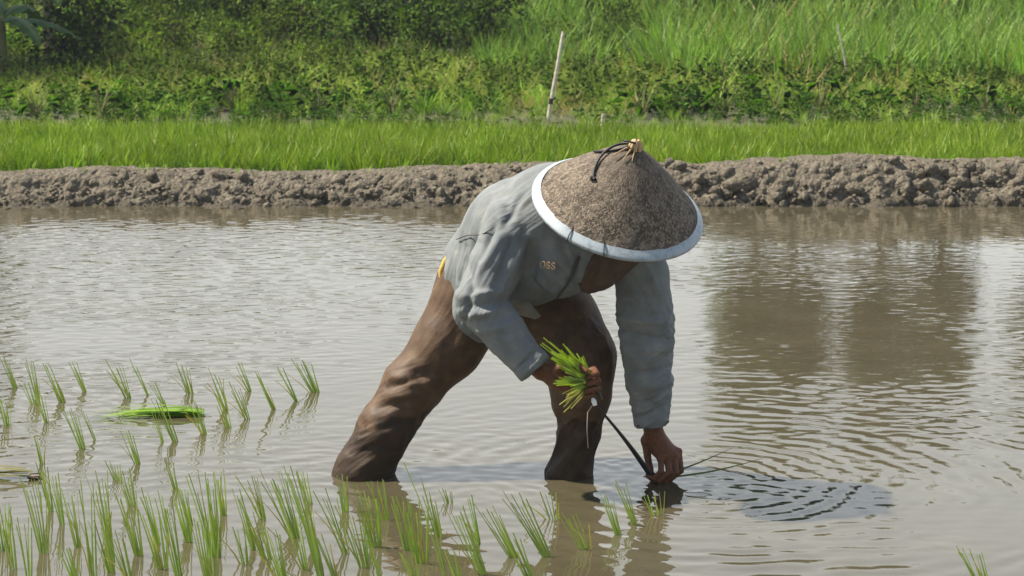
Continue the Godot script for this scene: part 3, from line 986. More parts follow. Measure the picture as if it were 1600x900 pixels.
func seedlings() -> void:
	# rows from the rear to the front of the planted corner, each from left to right: x, z, lean, height, width class, blades
	var rows := [
	[[-1.885, -1.293, -0.046, 0.126, 3, 4], [-1.757, -1.091, -0.027, 0.154, 2, 3], [-1.744, -1.016, -0.027, 0.093, 5, 6], [-1.655, -1.058, -0.044, 0.147, 4, 6], [-1.605, -1.236, -0.054, 0.118, 2, 4], [-1.421, -1.124, -0.055, 0.148, 4, 6], [-1.357, -1.179, -0.066, 0.142, 1, 2], [-1.255, -0.962, -0.051, 0.100, 1, 3], [-1.205, -1.202, -0.036, 0.120, 4, 6], [-0.983, -1.236, -0.059, 0.123, 2, 4], [-0.786, -1.069, -0.072, 0.135, 2, 4], [-0.732, -1.224, -0.074, 0.128, 5, 8]],
	[[-1.767, -0.678, -0.015, 0.110, 3, 5], [-1.637, -0.728, -0.031, 0.122, 2, 4], [-1.518, -0.139, -0.019, 0.087, 2, 3], [-1.429, -0.353, -0.044, 0.144, 3, 5], [-1.408, -0.461, -0.046, 0.109, 1, 2], [-1.205, -0.139, -0.042, 0.109, 3, 4], [-1.179, -0.443, -0.030, 0.102, 1, 2], [-1.131, -0.443, -0.066, 0.146, 3, 4], [-1.053, -0.554, -0.044, 0.128, 3, 5], [-1.031, -0.931, -0.055, 0.156, 3, 5], [-0.983, -0.649, -0.044, 0.130, 3, 4], [-0.932, -0.777, -0.052, 0.135, 3, 5], [-0.855, -0.931, -0.061, 0.144, 2, 4]],
	[[-1.296, 0.565, -0.025, 0.164, 2, 4], [-1.230, 0.063, -0.024, 0.060, 3, 4], [-1.030, 0.177, -0.023, 0.090, 2, 4], [-0.923, 0.565, -0.027, 0.113, 2, 4], [-0.845, 0.464, -0.007, 0.138, 3, 5], [-0.491, 0.430, -0.007, 0.110, 3, 4], [-0.183, 0.324, -0.015, 0.044, 3, 3], [0.127, 0.512, -0.028, 0.093, 5, 5], [0.364, 0.565, -0.051, 0.126, 2, 3], [0.432, 0.464, -0.017, 0.074, 5, 5]],
	[[-1.399, 0.818, -0.006, 0.139, 5, 8], [-1.282, 0.848, -0.015, 0.232, 4, 7], [-1.140, 0.682, -0.019, 0.194, 3, 5], [-1.016, 0.866, -0.036, 0.180, 4, 8], [-0.982, 0.757, -0.038, 0.159, 2, 4], [-0.961, 0.726, -0.017, 0.151, 1, 1], [-0.807, 0.878, -0.020, 0.236, 5, 10], [-0.707, 0.818, -0.048, 0.176, 2, 4], [-0.605, 0.694, -0.067, 0.198, 5, 9], [-0.539, 0.818, -0.074, 0.242, 2, 4], [-0.448, 0.848, -0.061, 0.184, 3, 5], [-0.373, 0.787, -0.032, 0.191, 5, 9], [-0.283, 0.818, -0.024, 0.158, 4, 6], [-0.086, 0.757, -0.033, 0.135, 1, 3], [0.018, 0.878, -0.090, 0.156, 4, 6], [0.110, 0.878, -0.110, 0.183, 4, 7], [0.216, 0.806, -0.057, 0.109, 5, 7], [0.309, 0.663, -0.041, 0.124, 3, 5]],
	[[-1.271, 1.077, -0.004, 0.172, 2, 4], [-1.141, 1.077, -0.031, 0.099, 3, 5], [-1.103, 1.077, -0.006, 0.263, 3, 4], [-1.002, 1.077, -0.039, 0.134, 3, 6], [-0.871, 1.077, -0.039, 0.228, 3, 5], [-0.787, 1.105, -0.014, 0.193, 5, 9], [-0.718, 0.948, -0.018, 0.119, 3, 4], [-0.601, 1.077, -0.043, 0.151, 5, 8], [-0.497, 1.077, -0.053, 0.297, 3, 6], [-0.455, 1.077, -0.056, 0.134, 2, 4], [-0.337, 1.077, -0.048, 0.151, 1, 2], [-0.243, 1.105, -0.032, 0.086, 3, 5], [-0.242, 0.936, -0.015, 0.199, 5, 8], [-0.168, 1.094, -0.073, 0.335, 1, 2], [-0.130, 1.115, -0.033, 0.102, 3, 5], [-0.068, 1.038, -0.087, 0.192, 4, 6], [0.059, 1.077, -0.067, 0.134, 3, 6], [1.232, 1.115, -0.071, 0.110, 1, 3], [1.243, 1.131, -0.036, 0.101, 2, 4]]]
	rows[2].append_array([[-1.36, 0.42, -0.03, 0.15, 2, 4], [-1.13, 0.36, -0.03, 0.12, 3, 5], [-0.72, 0.50, -0.04, 0.14, 3, 5], [-0.60, 0.34, -0.03, 0.10, 2, 3], [-0.36, 0.52, -0.03, 0.12, 3, 5]])
	rows[3].append_array([[-1.20, 0.79, -0.02, 0.17, 3, 6], [-1.08, 0.92, -0.03, 0.20, 2, 4], [-0.90, 0.74, -0.03, 0.16, 3, 5], [-0.66, 0.90, -0.05, 0.17, 4, 6], [-0.20, 0.70, -0.03, 0.13, 3, 5]])
	rows[4].append_array([[-1.33, 0.99, -0.02, 0.18, 3, 6], [-1.06, 1.02, -0.03, 0.15, 3, 5], [-0.93, 0.99, -0.03, 0.17, 4, 6], [-0.55, 0.99, -0.04, 0.16, 3, 5], [-0.39, 0.98, -0.04, 0.18, 4, 7]])
	for r in rows: r.sort_custom(func(p, q): return p[0] < q[0])
	var where := ["rearmost row behind the floating bundle", "row around and before the floating bundle", "middle row nearest the farmer's feet", "second row from the bottom edge", "row along the bottom edge"]
	var nth := ["first", "second", "third", "fourth", "fifth", "sixth", "seventh", "eighth", "ninth", "tenth", "eleventh", "twelfth", "thirteenth", "fourteenth", "fifteenth", "sixteenth", "seventeenth", "eighteenth", "nineteenth", "twentieth", "twenty first", "twenty second", "twenty third", "twenty fourth", "twenty fifth"]
	var rng := RandomNumberGenerator.new()
	rng.seed = 66
	for r in rows.size():
		for k in rows[r].size():
			var a: Array = rows[r][k]
			var o := put(seedling_mesh(rng, a[2], a[3], a[4], a[5]), "rice_seedling", M.rice, null, Vector3(a[0], 0, a[1]))
			var look := "bushy" if a[5] > 6 else ("sparse" if a[5] < 4 else "slim")
			var text := "%s rice seedling, %s from the left in the %s" % [look, nth[k], where[r]]
			if r == 4 and a[0] > 1.0: text = "sparse rice seedling alone at the lower right, %s of the pair" % ("left" if a[0] < 1.24 else "right")
			tag(o, text, "rice seedling", "rice seedlings planted in the water")

func bundle_floating() -> void:
	var rng := RandomNumberGenerator.new()
	rng.seed = 77
	for b in 2:
		var at := Vector3(-1.095, -0.012, -0.83) if b == 0 else Vector3(-1.50, 0.0, 0.045)
		var o := top("seedling_bundle", at)
		tag(o, "bright green bundle of rice seedlings floating behind the planted rows" if b == 0 else "small yellowish bundle of seedlings floating at the left edge", "seedling bundle", "bundles of rice seedlings")
		var n := 46 if b == 0 else 12
		for part in (10 if b == 0 else 3):
			var g := Geo.new()
			for k in n / 10 + 3:
				var l := rng.randf_range(0.26, 0.40) if b == 0 else rng.randf_range(0.15, 0.24)
				var a := rng.randf_range(-0.16, 0.16)
				var d := Vector3(-cos(a), rng.randf_range(0.02, 0.14), sin(a))
				var v := rng.randf_range(0.8, 1.3)
				var c := Color(0.17, 0.31, 0.03) * v if b == 0 else Color(0.17, 0.17, 0.06) * v
				blade(g, Vector3(rng.randf_range(-0.03, 0.0), rng.randf_range(0.004, 0.032), rng.randf_range(-0.03, 0.03)), d, l, rng.randf_range(0.007, 0.011), Vector3(0, -0.11 + rng.randf_range(-0.05, 0.03), rng.randf_range(-0.08, 0.08)), c, 5, 0.35, Vector3(rng.randf_range(-0.3, 0.3), 1.0, rng.randf_range(-0.4, 0.8)))
			put(g.mesh(), "leaves", M.rice, o)
		var r := Geo.new()
		for k in 10:
			var e := Vector3(rng.randf_range(0.01, 0.035), rng.randf_range(-0.012, 0.010), rng.randf_range(-0.03, 0.03))
			tube(r, [Vector3(-0.02, 0.008, e.z * 0.5), e * 0.6 + Vector3(0, 0.006, 0), e], [0.006, 0.004, 0.002], 5)
		put(r.mesh(), "roots", M.wet_root, o)

# ---------------------------------------------------------------- the farmer
func hat(parent: Node3D) -> void:
	var h := Node3D.new()
	h.name = "conical_hat"
	parent.add_child(h)
	var axis := Vector3(0.203, 0.872, 0.446).normalized()
	var sx := Vector3(1, -0.24, 0.0)
	sx = (sx - axis * sx.dot(axis)).normalized()
	h.transform = Transform3D(Basis(sx, axis, sx.cross(axis)), Vector3(0.3152, 0.8770, 0.2200))
	var R := 0.259
	var H := 0.228
	var g := Geo.new()
	var na := 72
	var nt := 26
	var n := FastNoiseLite.new()
	n.frequency = 3.0; n.seed = 2
	for side in 2:
		for j in nt + 1:
			var t := float(j) / nt
			for i in na + 1:
				var a := TAU * i / na
				var r := R * t
				var y := H * (1.0 - t) + 0.016 * sin(PI * pow(t, 0.9)) - 0.012 * exp(-t * 18.0)
				var d := Vector3(cos(a), 0, sin(a))
				var wob := 0.0045 * n.get_noise_3dv(d * r * 4.0 + Vector3(0, y, 0)) * (0.3 + t)
				var p := d * r + Vector3.UP * (y + wob)
				if side == 1: p -= Vector3.UP * 0.006
				g.vert(p, Vector3.UP, Color.WHITE, Vector2(float(i) / na * 2.0, t))
	var per := (nt + 1) * (na + 1)
	for side in 2:
		for j in nt:
			for i in na:
				var k := side * per + j * (na + 1) + i
				if side == 0: g.quad(k, k + 1, k + na + 2, k + na + 1)
				else: g.quad(k, k + na + 1, k + na + 2, k + 1)
	g.smooth()
	for j in nt + 1:   # join the normals across the seam
		for side in 2:
			var k := side * per + j * (na + 1)
			var s := (g.n[k] + g.n[k + na]).normalized()
			g.n[k] = s; g.n[k + na] = s
	put(g.mesh(), "woven_cone", M.hat, h)
	# rim: a band of pale plastic folded over the edge
	var b := Geo.new()
	var section := [Vector2(-0.0190, 0.0200), Vector2(-0.009, 0.0122), Vector2(0.002, 0.0045), Vector2(0.0040, 0.0), Vector2(0.003, -0.006), Vector2(-0.006, -0.007), Vector2(-0.018, 0.004)]
	for i in 97:
		var a := TAU * i / 96.0
		var d := Vector3(cos(a), 0, sin(a))
		var q := 1.0 + 0.12 * n.get_noise_1d(i * 0.9)
		for s in section:
			b.vert(d * (R + s.x * q) + Vector3.UP * (s.y * q + 0.003), Vector3.UP, Color.WHITE)
	for i in 96:
		for j in 6:
			var k := i * 7 + j
			b.quad(k, k + 1, k + 8, k + 7)
	b.smooth()
	for j in 7:
		var s2 := (b.n[j] + b.n[96 * 7 + j]).normalized()
		b.n[j] = s2; b.n[96 * 7 + j] = s2
	put(b.mesh(), "rim", M.rim, h)
	# dark stitches over the rim
	for deg in [121.0, 96.0]:
		var a := deg_to_rad(deg)
		var d := Vector3(cos(a), 0, sin(a))
		var tng := Vector3(-sin(a), 0, cos(a))
		var st := Geo.new()
		tube(st, [d * (R - 0.030) + Vector3.UP * 0.030 + tng * 0.012, d * (R - 0.016) + Vector3.UP * 0.0235 + tng * 0.004, d * (R + 0.002) + Vector3.UP * 0.0135, d * (R + 0.010) + Vector3.UP * 0.002 - tng * 0.004, d * (R + 0.004) - Vector3.UP * 0.008], [0.0018, 0.002, 0.002, 0.002, 0.0018], 6)
		put(st.mesh(), "stitch", M.black, h)
	# straw tip and frayed ends
	var tip := Geo.new()
	for k in 9:
		var a := k * 0.74
		var o := Vector3(cos(a), 0, sin(a)) * 0.012
		tube(tip, [Vector3(0, H - 0.012, 0) + o * 1.6, Vector3(0, H + 0.006, 0) + o, Vector3(0, H + 0.016, 0) + o * 0.3], [0.006, 0.0065, 0.004], 6)
	for k in 3:
		var a := 1.6 + k * 0.5
		var o := Vector3(cos(a), 0, sin(a))
		tube(tip, bez(Vector3(0, H + 0.008, 0), o * 0.022 + Vector3(0, H - 0.002, 0), o * (0.045 + 0.012 * (k % 3)) + Vector3(0, H - 0.030, 0), 4), [0.003, 0.0028, 0.0025, 0.002, 0.0015], 5)
	put(tip.mesh(), "straw_tip", M.straw, h)
	# dark cord looped round the tip and lying down the near left side
	var c := Geo.new()
	var surf := func(a: float, t: float) -> Vector3:
		return Vector3(cos(a), 0, sin(a)) * R * t + Vector3.UP * (H * (1.0 - t) + 0.016 * sin(PI * pow(t, 0.9)) + 0.004)
	var pts := []
	for k in 11:
		var t := k / 10.0
		pts.append(surf.call(lerpf(4.0, 2.46, t), lerpf(0.06, 0.50, t)) + Vector3.UP * 0.010 * sin(PI * t))
	var rad := []
	for k in 11: rad.append(0.0042)
	tube(c, pts, rad, 7)
	tube(c, [pts[10] + Vector3(0.006, 0.002, 0.006), pts[10], pts[10] - Vector3(0.008, 0.0, -0.002)], [0.005, 0.0075, 0.005], 7)
	var back := []
	for k in 11:
		var t := k / 10.0
		back.append(surf.call(lerpf(2.8, 3.55, t), lerpf(0.05, 0.46, t)) + Vector3.UP * 0.003)
	tube(c, back, rad, 7)
	var loop := []
	var lr := []
	for k in 13:
		var a := TAU * k / 12.0
		loop.append(Vector3(-0.018, H + 0.006, 0.0) + Vector3(cos(a) * 0.022, sin(a) * 0.008, sin(a) * 0.014))
		lr.append(0.0032)
	tube(c, loop, lr, 6)
	put(c.mesh(), "cord", M.black, h)

func farmer() -> void:
	var o := top("person", Vector3.ZERO)
	tag(o, "person in a conical hat, faded grey jacket and brown trousers bending to plant rice", "person")
	# trousers
	var s := Sdf.new(Vector3(-0.68, -0.20, -0.32), Vector3(0.36, 0.76, 0.16), 0.0065)
	s.chain([[-0.098, 0.579, -0.130, 0.135], [-0.205, 0.400, -0.090, 0.108], [-0.318, 0.273, -0.050, 0.090], [-0.398, 0.149, -0.020, 0.083], [-0.471, 0.006, -0.010, 0.086], [-0.529, -0.121, 0.0, 0.085]], 0.03)
	s.chain([[0.0, 0.554, -0.130, 0.135], [0.146, 0.482, -0.090, 0.125], [0.212, 0.370, -0.030, 0.112], [0.217, 0.257, 0.0, 0.09], [0.214, 0.143, -0.010, 0.060], [0.179, -0.003, -0.010, 0.067], [0.163, -0.124, -0.010, 0.065]], 0.03)
	s.cap(Vector3(-0.098, 0.579, -0.13), 0.135, Vector3(0.0, 0.554, -0.13), 0.135, 0.05)
	var tg := s.geo()
	fold(tg, [
	[-0.376, 0.319, -0.256, 0.300, 0.016, 0.0104], [-0.417, 0.256, -0.276, 0.272, 0.016, 0.0078], [-0.449, 0.190, -0.296, 0.229, 0.018, 0.0091], [-0.505, 0.116, -0.320, 0.203, 0.016, 0.00845], [-0.541, 0.051, -0.364, 0.160, 0.016, 0.0078], [-0.497, 0.024, -0.397, 0.098, 0.014, 0.0065],
	[-0.392, 0.288, -0.264, 0.329, 0.012, -0.0104], [-0.310, 0.351, -0.284, 0.317, 0.014, -0.0078], [-0.469, 0.137, -0.336, 0.194, 0.011, -0.0091], [-0.501, 0.078, -0.388, 0.135, 0.010, -0.0078], [-0.430, 0.221, -0.300, 0.258, 0.010, -0.0065], [-0.240, 0.559, -0.291, 0.376, 0.030, 0.0039], [-0.149, 0.542, -0.220, 0.349, 0.020, -0.0039],
	[0.133, 0.009, 0.250, 0.178, 0.016, 0.0091], [0.117, 0.034, 0.204, 0.141, 0.012, -0.0091], [0.168, 0.174, 0.236, 0.199, 0.012, -0.0104], [0.140, 0.225, 0.263, 0.303, 0.016, 0.0065], [0.278, 0.548, 0.309, 0.305, 0.012, 0.0052], [0.248, 0.507, 0.269, 0.305, 0.014, -0.00455], [0.159, 0.388, 0.180, 0.225, 0.015, -0.0039]], [[Vector3(-0.36, 0.22, 0.0), 0.22, Vector3(0.88, 0.42, 0.2).normalized(), 0.005, 0.10, 0.84], [Vector3(-0.47, 0.05, 0.0), 0.16, Vector3(0.85, 0.52, 0.0).normalized(), 0.005, 0.085, 0.80], [Vector3(0.20, 0.10, 0.0), 0.20, Vector3(0.55, 0.80, 0.2).normalized(), 0.007, 0.085, 0.82], [Vector3(0.20, 0.38, 0.0), 0.20, Vector3(0.2, 0.95, 0.1).normalized(), 0.005, 0.09, 0.78], [Vector3(-0.17, 0.48, -0.05), 0.22, Vector3(-0.55, -0.83, 0.0).normalized(), 0.004, 0.12, 0.86]], 0.002)
	var wet := FastNoiseLite.new()
	wet.seed = 15; wet.frequency = 9.0; wet.fractal_octaves = 4
	for k in tg.v.size():   # soaked cloth, with a ragged tide line, is darker than the dry
		var soaked := smoothstep(0.0, 0.025, 0.20 + 0.10 * wet.get_noise_3dv(tg.v[k]) - tg.v[k].y)
		var f := lerpf(1.0, 0.42, soaked)
		tg.c[k] = Color(f, f, f)
	tag(put(tg.mesh(), "trousers", M.trousers, o), "brown muddy trousers, wet and creased below the knees")
	var wb := Geo.new()
	tube(wb, [Vector3(-0.190, 0.700, -0.10), Vector3(-0.212, 0.668, -0.09), Vector3(-0.224, 0.640, -0.08), Vector3(-0.226, 0.605, -0.08)], [0.008, 0.010, 0.009, 0.005], 8)
	put(wb.mesh(), "waistband", M.yellow, o)
	# jacket
	s = Sdf.new(Vector3(-0.29, 0.08, -0.34), Vector3(0.57, 1.04, 0.36), 0.0068)
	s.chain([[-0.057, 0.632, -0.120, 0.160], [0.012, 0.773, -0.030, 0.155], [0.134, 0.827, 0.050, 0.160], [0.283, 0.823, 0.090, 0.125]], 0.04)
	s.chain([[-0.057, 0.632, -0.120, 0.155], [-0.090, 0.530, -0.055, 0.112]], 0.04)
	s.chain([[-0.020, 0.656, -0.030, 0.140], [0.166, 0.725, 0.085, 0.120], [0.254, 0.735, 0.085, 0.095]], 0.04)
	s.chain([[0.256, 0.788, 0.050, 0.120], [0.364, 0.739, 0.060, 0.092]], 0.04)
	s.plane(Vector3(-0.258, 0.685, -0.1), Vector3(-0.914, -0.406, 0.0), 0.45)
	s.chain([[0.012, 0.810, 0.100, 0.095], [-0.049, 0.695, 0.160, 0.080], [-0.093, 0.582, 0.200, 0.072], [-0.019, 0.496, 0.225, 0.063], [0.069, 0.393, 0.250, 0.052], [0.082, 0.378, 0.253, 0.050]], 0.010)
	s.chain([[0.364, 0.739, 0.060, 0.092], [0.400, 0.651, 0.070, 0.083], [0.415, 0.473, 0.080, 0.083], [0.425, 0.329, 0.070, 0.070], [0.436, 0.182, 0.050, 0.051], [0.437, 0.160, 0.050, 0.050]], 0.010)
	# cuffs: cut square and open
	s.plane(Vector3(0.071, 0.391, 0.25), Vector3(0.64, -0.75, 0.14).normalized(), 0.11)
	s.plane(Vector3(0.436, 0.180, 0.05), Vector3(0.28, -0.95, 0.0).normalized(), 0.11)
	s.cap(Vector3(0.035, 0.432, 0.240), 0.036, Vector3(0.110, 0.345, 0.256), 0.038, 0.006, true)
	s.cap(Vector3(0.433, 0.225, 0.055), 0.035, Vector3(0.440, 0.11, 0.05), 0.039, 0.006, true)
	var jg := s.geo()
	fold(jg, [
	[-0.149, 0.586, 0.0, 0.604, 0.01148, -0.0115], [-0.145, 0.561, -0.015, 0.573, 0.0123, 0.01035], [-0.124, 0.537, -0.042, 0.567, 0.00984, -0.00805], [-0.096, 0.508, 0.0, 0.537, 0.01148, 0.0092], [-0.153, 0.612, -0.019, 0.637, 0.01148, 0.0115], [-0.029, 0.801, -0.125, 0.636, 0.01312, 0.0115], [0.0, 0.776, -0.062, 0.620, 0.01148, -0.01265], [0.048, 0.787, 0.0, 0.675, 0.01312, 0.0115], [0.081, 0.762, 0.061, 0.655, 0.0123, -0.0138], [-0.049, 0.830, -0.094, 0.725, 0.00984, -0.0161],
	[-0.139, 0.734, -0.115, 0.613, 0.00984, -0.0092], [-0.099, 0.764, -0.133, 0.568, 0.00984, -0.0115], [-0.169, 0.704, -0.155, 0.542, 0.00984, 0.00805], [-0.119, 0.628, -0.143, 0.507, 0.00984, -0.01035], [-0.058, 0.932, 0.0, 0.853, 0.0164, -0.0069], [0.0, 0.953, -0.019, 0.836, 0.0164, -0.00805], [0.039, 0.918, -0.029, 0.811, 0.01148, -0.0115], [-0.067, 0.471, 0.023, 0.403, 0.00984, 0.0069], [0.0, 0.512, 0.067, 0.434, 0.00984, -0.0069], [0.023, 0.374, 0.092, 0.444, 0.0082, 0.00575], [0.006, 0.390, 0.072, 0.463, 0.00656, -0.0069],
	[0.096, 0.733, 0.202, 0.626, 0.01148, -0.0115], [0.058, 0.672, 0.155, 0.593, 0.01148, 0.01035], [0.201, 0.733, 0.173, 0.626, 0.0082, -0.0138], [0.259, 0.733, 0.202, 0.616, 0.0082, 0.0115],
	[0.322, 0.494, 0.493, 0.462, 0.01066, -0.0138], [0.332, 0.525, 0.488, 0.516, 0.01312, 0.01035], [0.352, 0.430, 0.485, 0.436, 0.01148, 0.0092], [0.364, 0.356, 0.484, 0.370, 0.00902, -0.01265], [0.375, 0.320, 0.481, 0.320, 0.01312, 0.00805], [0.385, 0.204, 0.480, 0.251, 0.0082, -0.00805], [0.360, 0.664, 0.429, 0.545, 0.01148, -0.0092], [0.408, 0.703, 0.458, 0.565, 0.01148, 0.0092], [0.396, 0.295, 0.456, 0.234, 0.00984, -0.00575]], [[Vector3(-0.06, 0.66, -0.05), 0.30, Vector3(0.25, 0.95, 0.1).normalized(), 0.009, 0.12], [Vector3(0.06, 0.86, 0.08), 0.20, Vector3(0.75, 0.60, 0.2).normalized(), 0.008, 0.10], [Vector3(-0.07, 0.60, 0.20), 0.17, Vector3(0.45, 0.85, -0.2).normalized(), 0.008, 0.085], [Vector3(-0.09, 0.56, 0.22), 0.10, Vector3(0.98, 0.12, 0.0).normalized(), 0.0045, 0.08], [Vector3(0.02, 0.45, 0.24), 0.13, Vector3(0.85, -0.2, 0.3).normalized(), 0.006, 0.07], [Vector3(0.41, 0.47, 0.08), 0.20, Vector3(0.95, 0.15, 0.2).normalized(), 0.010, 0.085], [Vector3(0.43, 0.27, 0.06), 0.15, Vector3(0.8, 0.5, 0.2).normalized(), 0.008, 0.065], [Vector3(0.17, 0.66, 0.15), 0.16, Vector3(-0.4, 0.9, 0.1).normalized(), 0.008, 0.08]], 0.002)
	var jacket := put(jg.mesh(), "jacket", M.jacket, o)
	tag(jacket, "faded grey work jacket with long sleeves")
	# seam across the back and lettering on the chest, laid on the cloth
	var on_cloth := func(x: float, y: float) -> Array:
		var best := -9.0
		var hit := [Vector3.ZERO, Vector3.BACK]
		for k in jg.v.size():
			var p := jg.v[k]
			if absf(p.x - x) < 0.007 and absf(p.y - y) < 0.007 and p.z > best:
				best = p.z
				hit = [Vector3(x, y, p.z), jg.n[k]]
		return hit
	var sp := []
	var sr := []
	for k in 9:
		var t := k / 8.0
		var q: Array = on_cloth.call(lerpf(-0.172, -0.055, t), lerpf(0.752, 0.812, t) + 0.004 * sin(t * 7.0))
		sp.append(q[0] + q[1] * 0.0005)
		sr.append(0.0017)
	for turn in 2:
		var was := sp.duplicate()
		for k in range(1, 8): sp[k] = (was[k - 1] + was[k] * 2.0 + was[k + 1]) * 0.25
	var sg := Geo.new()
	tube(sg, sp, sr, 6)
	put(sg.mesh(), "seam", M.seam, jacket)
	# the dark edge of the open front
	var ep := []
	for q in [Vector2(0.203, 0.730), Vector2(0.190, 0.700), Vector2(0.181, 0.672), Vector2(0.168, 0.645), Vector2(0.152, 0.617), Vector2(0.137, 0.592)]:
		var e: Array = on_cloth.call(q.x, q.y)
		if e[0] != Vector3.ZERO: ep.append(e[0] + e[1] * 0.001)
	if ep.size() > 2:
		var er := []
		for k in ep.size(): er.append(0.0035)
		var eg := Geo.new()
		tube(eg, ep, er, 6)
		put(eg.mesh(), "front_edge", M.seam, jacket)
	var tm := TextMesh.new()
	var ft := SystemFont.new()
	ft.font_names = PackedStringArray(["Droid Serif"])
	tm.font = ft
	tm.text = "OSS"
	tm.font_size = 24
	tm.pixel_size = 0.0012
	tm.depth = 0.003
	var hit: Array = on_cloth.call(0.112, 0.705)
	var le := put(tm, "lettering", M.thread, jacket)
	var nn: Vector3 = hit[1]
	var rx := Vector3(1, -0.05, 0)
	rx = (rx - nn * rx.dot(nn)).normalized()
	le.transform = Transform3D(Basis(rx, nn.cross(rx), nn), hit[0] + nn * 0.012)
	# turned cuffs: an open band round each sleeve end
	for cf in [[Vector3(0.069, 0.393, 0.250), Vector3(0.64, -0.75, 0.14), 0.0535], [Vector3(0.436, 0.182, 0.050), Vector3(0.07, -0.99, -0.10), 0.0525]]:
		var cg := Geo.new()
		var cd: Vector3 = cf[1].normalized()
		var cc: Vector3 = cf[0]
		var rr: float = cf[2]
		tube(cg, [cc - cd * 0.036, cc - cd * 0.030, cc - cd * 0.014, cc + cd * 0.001, cc + cd * 0.004, cc, cc - cd * 0.02], [rr - 0.002, rr + 0.0025, rr + 0.0015, rr + 0.0025, rr - 0.002, rr - 0.007, rr - 0.012], 26, Color.WHITE, false)
		for k in cg.v.size():
			var w := cg.v[k] - cc
			cg.v[k] += (w - cd * w.dot(cd)).normalized() * 0.0022 * sin(k * 1.7) * cos(w.y * 130.0)
		cg.smooth()
		put(cg.mesh(), "cuff", M.jacket, jacket)
	# under-shirt showing between the open fronts, and the pale shirt tail below the hem
	s = Sdf.new(Vector3(0.12, 0.55, 0.0), Vector3(0.45, 0.88, 0.30), 0.0075)
	s.chain([[0.330, 0.755, 0.125, 0.080], [0.262, 0.688, 0.142, 0.064], [0.235, 0.655, 0.140, 0.045]], 0.03)
	var ug := s.geo()
	fold(ug, [[0.30, 0.72, 0.24, 0.64, 0.010, -0.008], [0.34, 0.70, 0.29, 0.64, 0.012, 0.007]], [[Vector3(0.27, 0.68, 0.17), 0.15, Vector3(0.5, 0.8, 0.1).normalized(), 0.008, 0.06]], 0.003)
	put(ug.mesh(), "undershirt", M.shirt, o)
	s = Sdf.new(Vector3(-0.08, 0.44, 0.0), Vector3(0.16, 0.66, 0.22), 0.006)
	s.chain([[-0.01, 0.585, 0.070, 0.026], [0.040, 0.560, 0.085, 0.018], [0.082, 0.528, 0.100, 0.007]], 0.01)
	s.chain([[-0.01, 0.555, 0.065, 0.024], [0.035, 0.540, 0.078, 0.014], [0.072, 0.520, 0.090, 0.005]], 0.008)
	var lg := s.geo()
	fold(lg, [[-0.02, 0.57, 0.07, 0.53, 0.008, -0.006]], [], 0.003)
	put(lg.mesh(), "shirt_tail", M.lining, o)
	# body: head, neck, forearms and hands, legs
	var body := Geo.new()
	var parts := []
	var b := Sdf.new(Vector3(-0.68, -0.30, -0.30), Vector3(0.60, 1.06, 0.40), 0.013)
	b.chain([[-0.08, 0.60, -0.12, 0.12], [0.02, 0.76, -0.03, 0.12], [0.15, 0.80, 0.05, 0.11], [0.27, 0.82, 0.13, 0.06], [0.30, 0.86, 0.21, 0.055]], 0.03)
	b.chain([[0.012, 0.80, 0.10, 0.055], [-0.088, 0.588, 0.195, 0.045], [0.087, 0.393, 0.250, 0.028], [0.10, 0.383, 0.251, 0.028]], 0.02)
	b.chain([[0.34, 0.74, 0.06, 0.055], [0.413, 0.475, 0.08, 0.045], [0.441, 0.165, 0.05, 0.027], [0.443, 0.158, 0.05, 0.027]], 0.02)
	b.chain([[-0.12, 0.56, -0.12, 0.085], [-0.325, 0.273, -0.06, 0.06], [-0.471, 0.006, -0.01, 0.045], [-0.54, -0.15, 0.0, 0.04]], 0.02)
	b.chain([[0.10, 0.52, -0.10, 0.085], [0.215, 0.257, -0.01, 0.06], [0.185, 0.006, -0.01, 0.042], [0.165, -0.15, -0.01, 0.04]], 0.02)
	b.chain([[-0.54, -0.15, 0.0, 0.04], [-0.47, -0.24, 0.08, 0.035]], 0.02)
	b.chain([[0.165, -0.15, -0.01, 0.04], [0.20, -0.24, 0.09, 0.035]], 0.02)
	parts.append(b.geo())
	# head: looking down towards the camera's right under the hat
	var ax := Vector3(0.203, 0.872, 0.446).normalized()
	var fw := Vector3(0.22, -0.42, 0.86)
	fw = (fw - ax * fw.dot(ax)).normalized()
	var rt := ax.cross(fw)
	var hc := Vector3(0.3152, 0.8770, 0.2200) + ax * 0.015 - fw * 0.01
	b = Sdf.new(hc - Vector3(0.17, 0.20, 0.18), hc + Vector3(0.17, 0.16, 0.18), 0.006)
	var at := func(r: float, u: float, f: float) -> Vector3: return hc + rt * r + ax * u + fw * f
	b.cap(at.call(0, 0.03, -0.02), 0.082, at.call(0, 0.02, 0.015), 0.078, 0.03)
	b.cap(at.call(0, -0.03, 0.030), 0.060, at.call(0, -0.085, 0.050), 0.032, 0.03)
	b.cap(at.call(0, -0.04, -0.02), 0.062, at.call(-0.01, -0.14, -0.05), 0.055, 0.03)
	b.cap(at.call(0, 0.005, 0.090), 0.009, at.call(0, -0.032, 0.107), 0.013, 0.014)
	b.cap(at.call(-0.018, -0.034, 0.094), 0.008, at.call(0.018, -0.034, 0.094), 0.008, 0.01)
	b.cap(at.call(-0.040, 0.018, 0.078), 0.011, at.call(0.040, 0.018, 0.078), 0.011, 0.015)
	b.cap(at.call(-0.020, -0.062, 0.083), 0.007, at.call(0.020, -0.062, 0.083), 0.007, 0.008)
	b.cap(at.call(-0.017, -0.071, 0.081), 0.007, at.call(0.017, -0.071, 0.081), 0.007, 0.008)
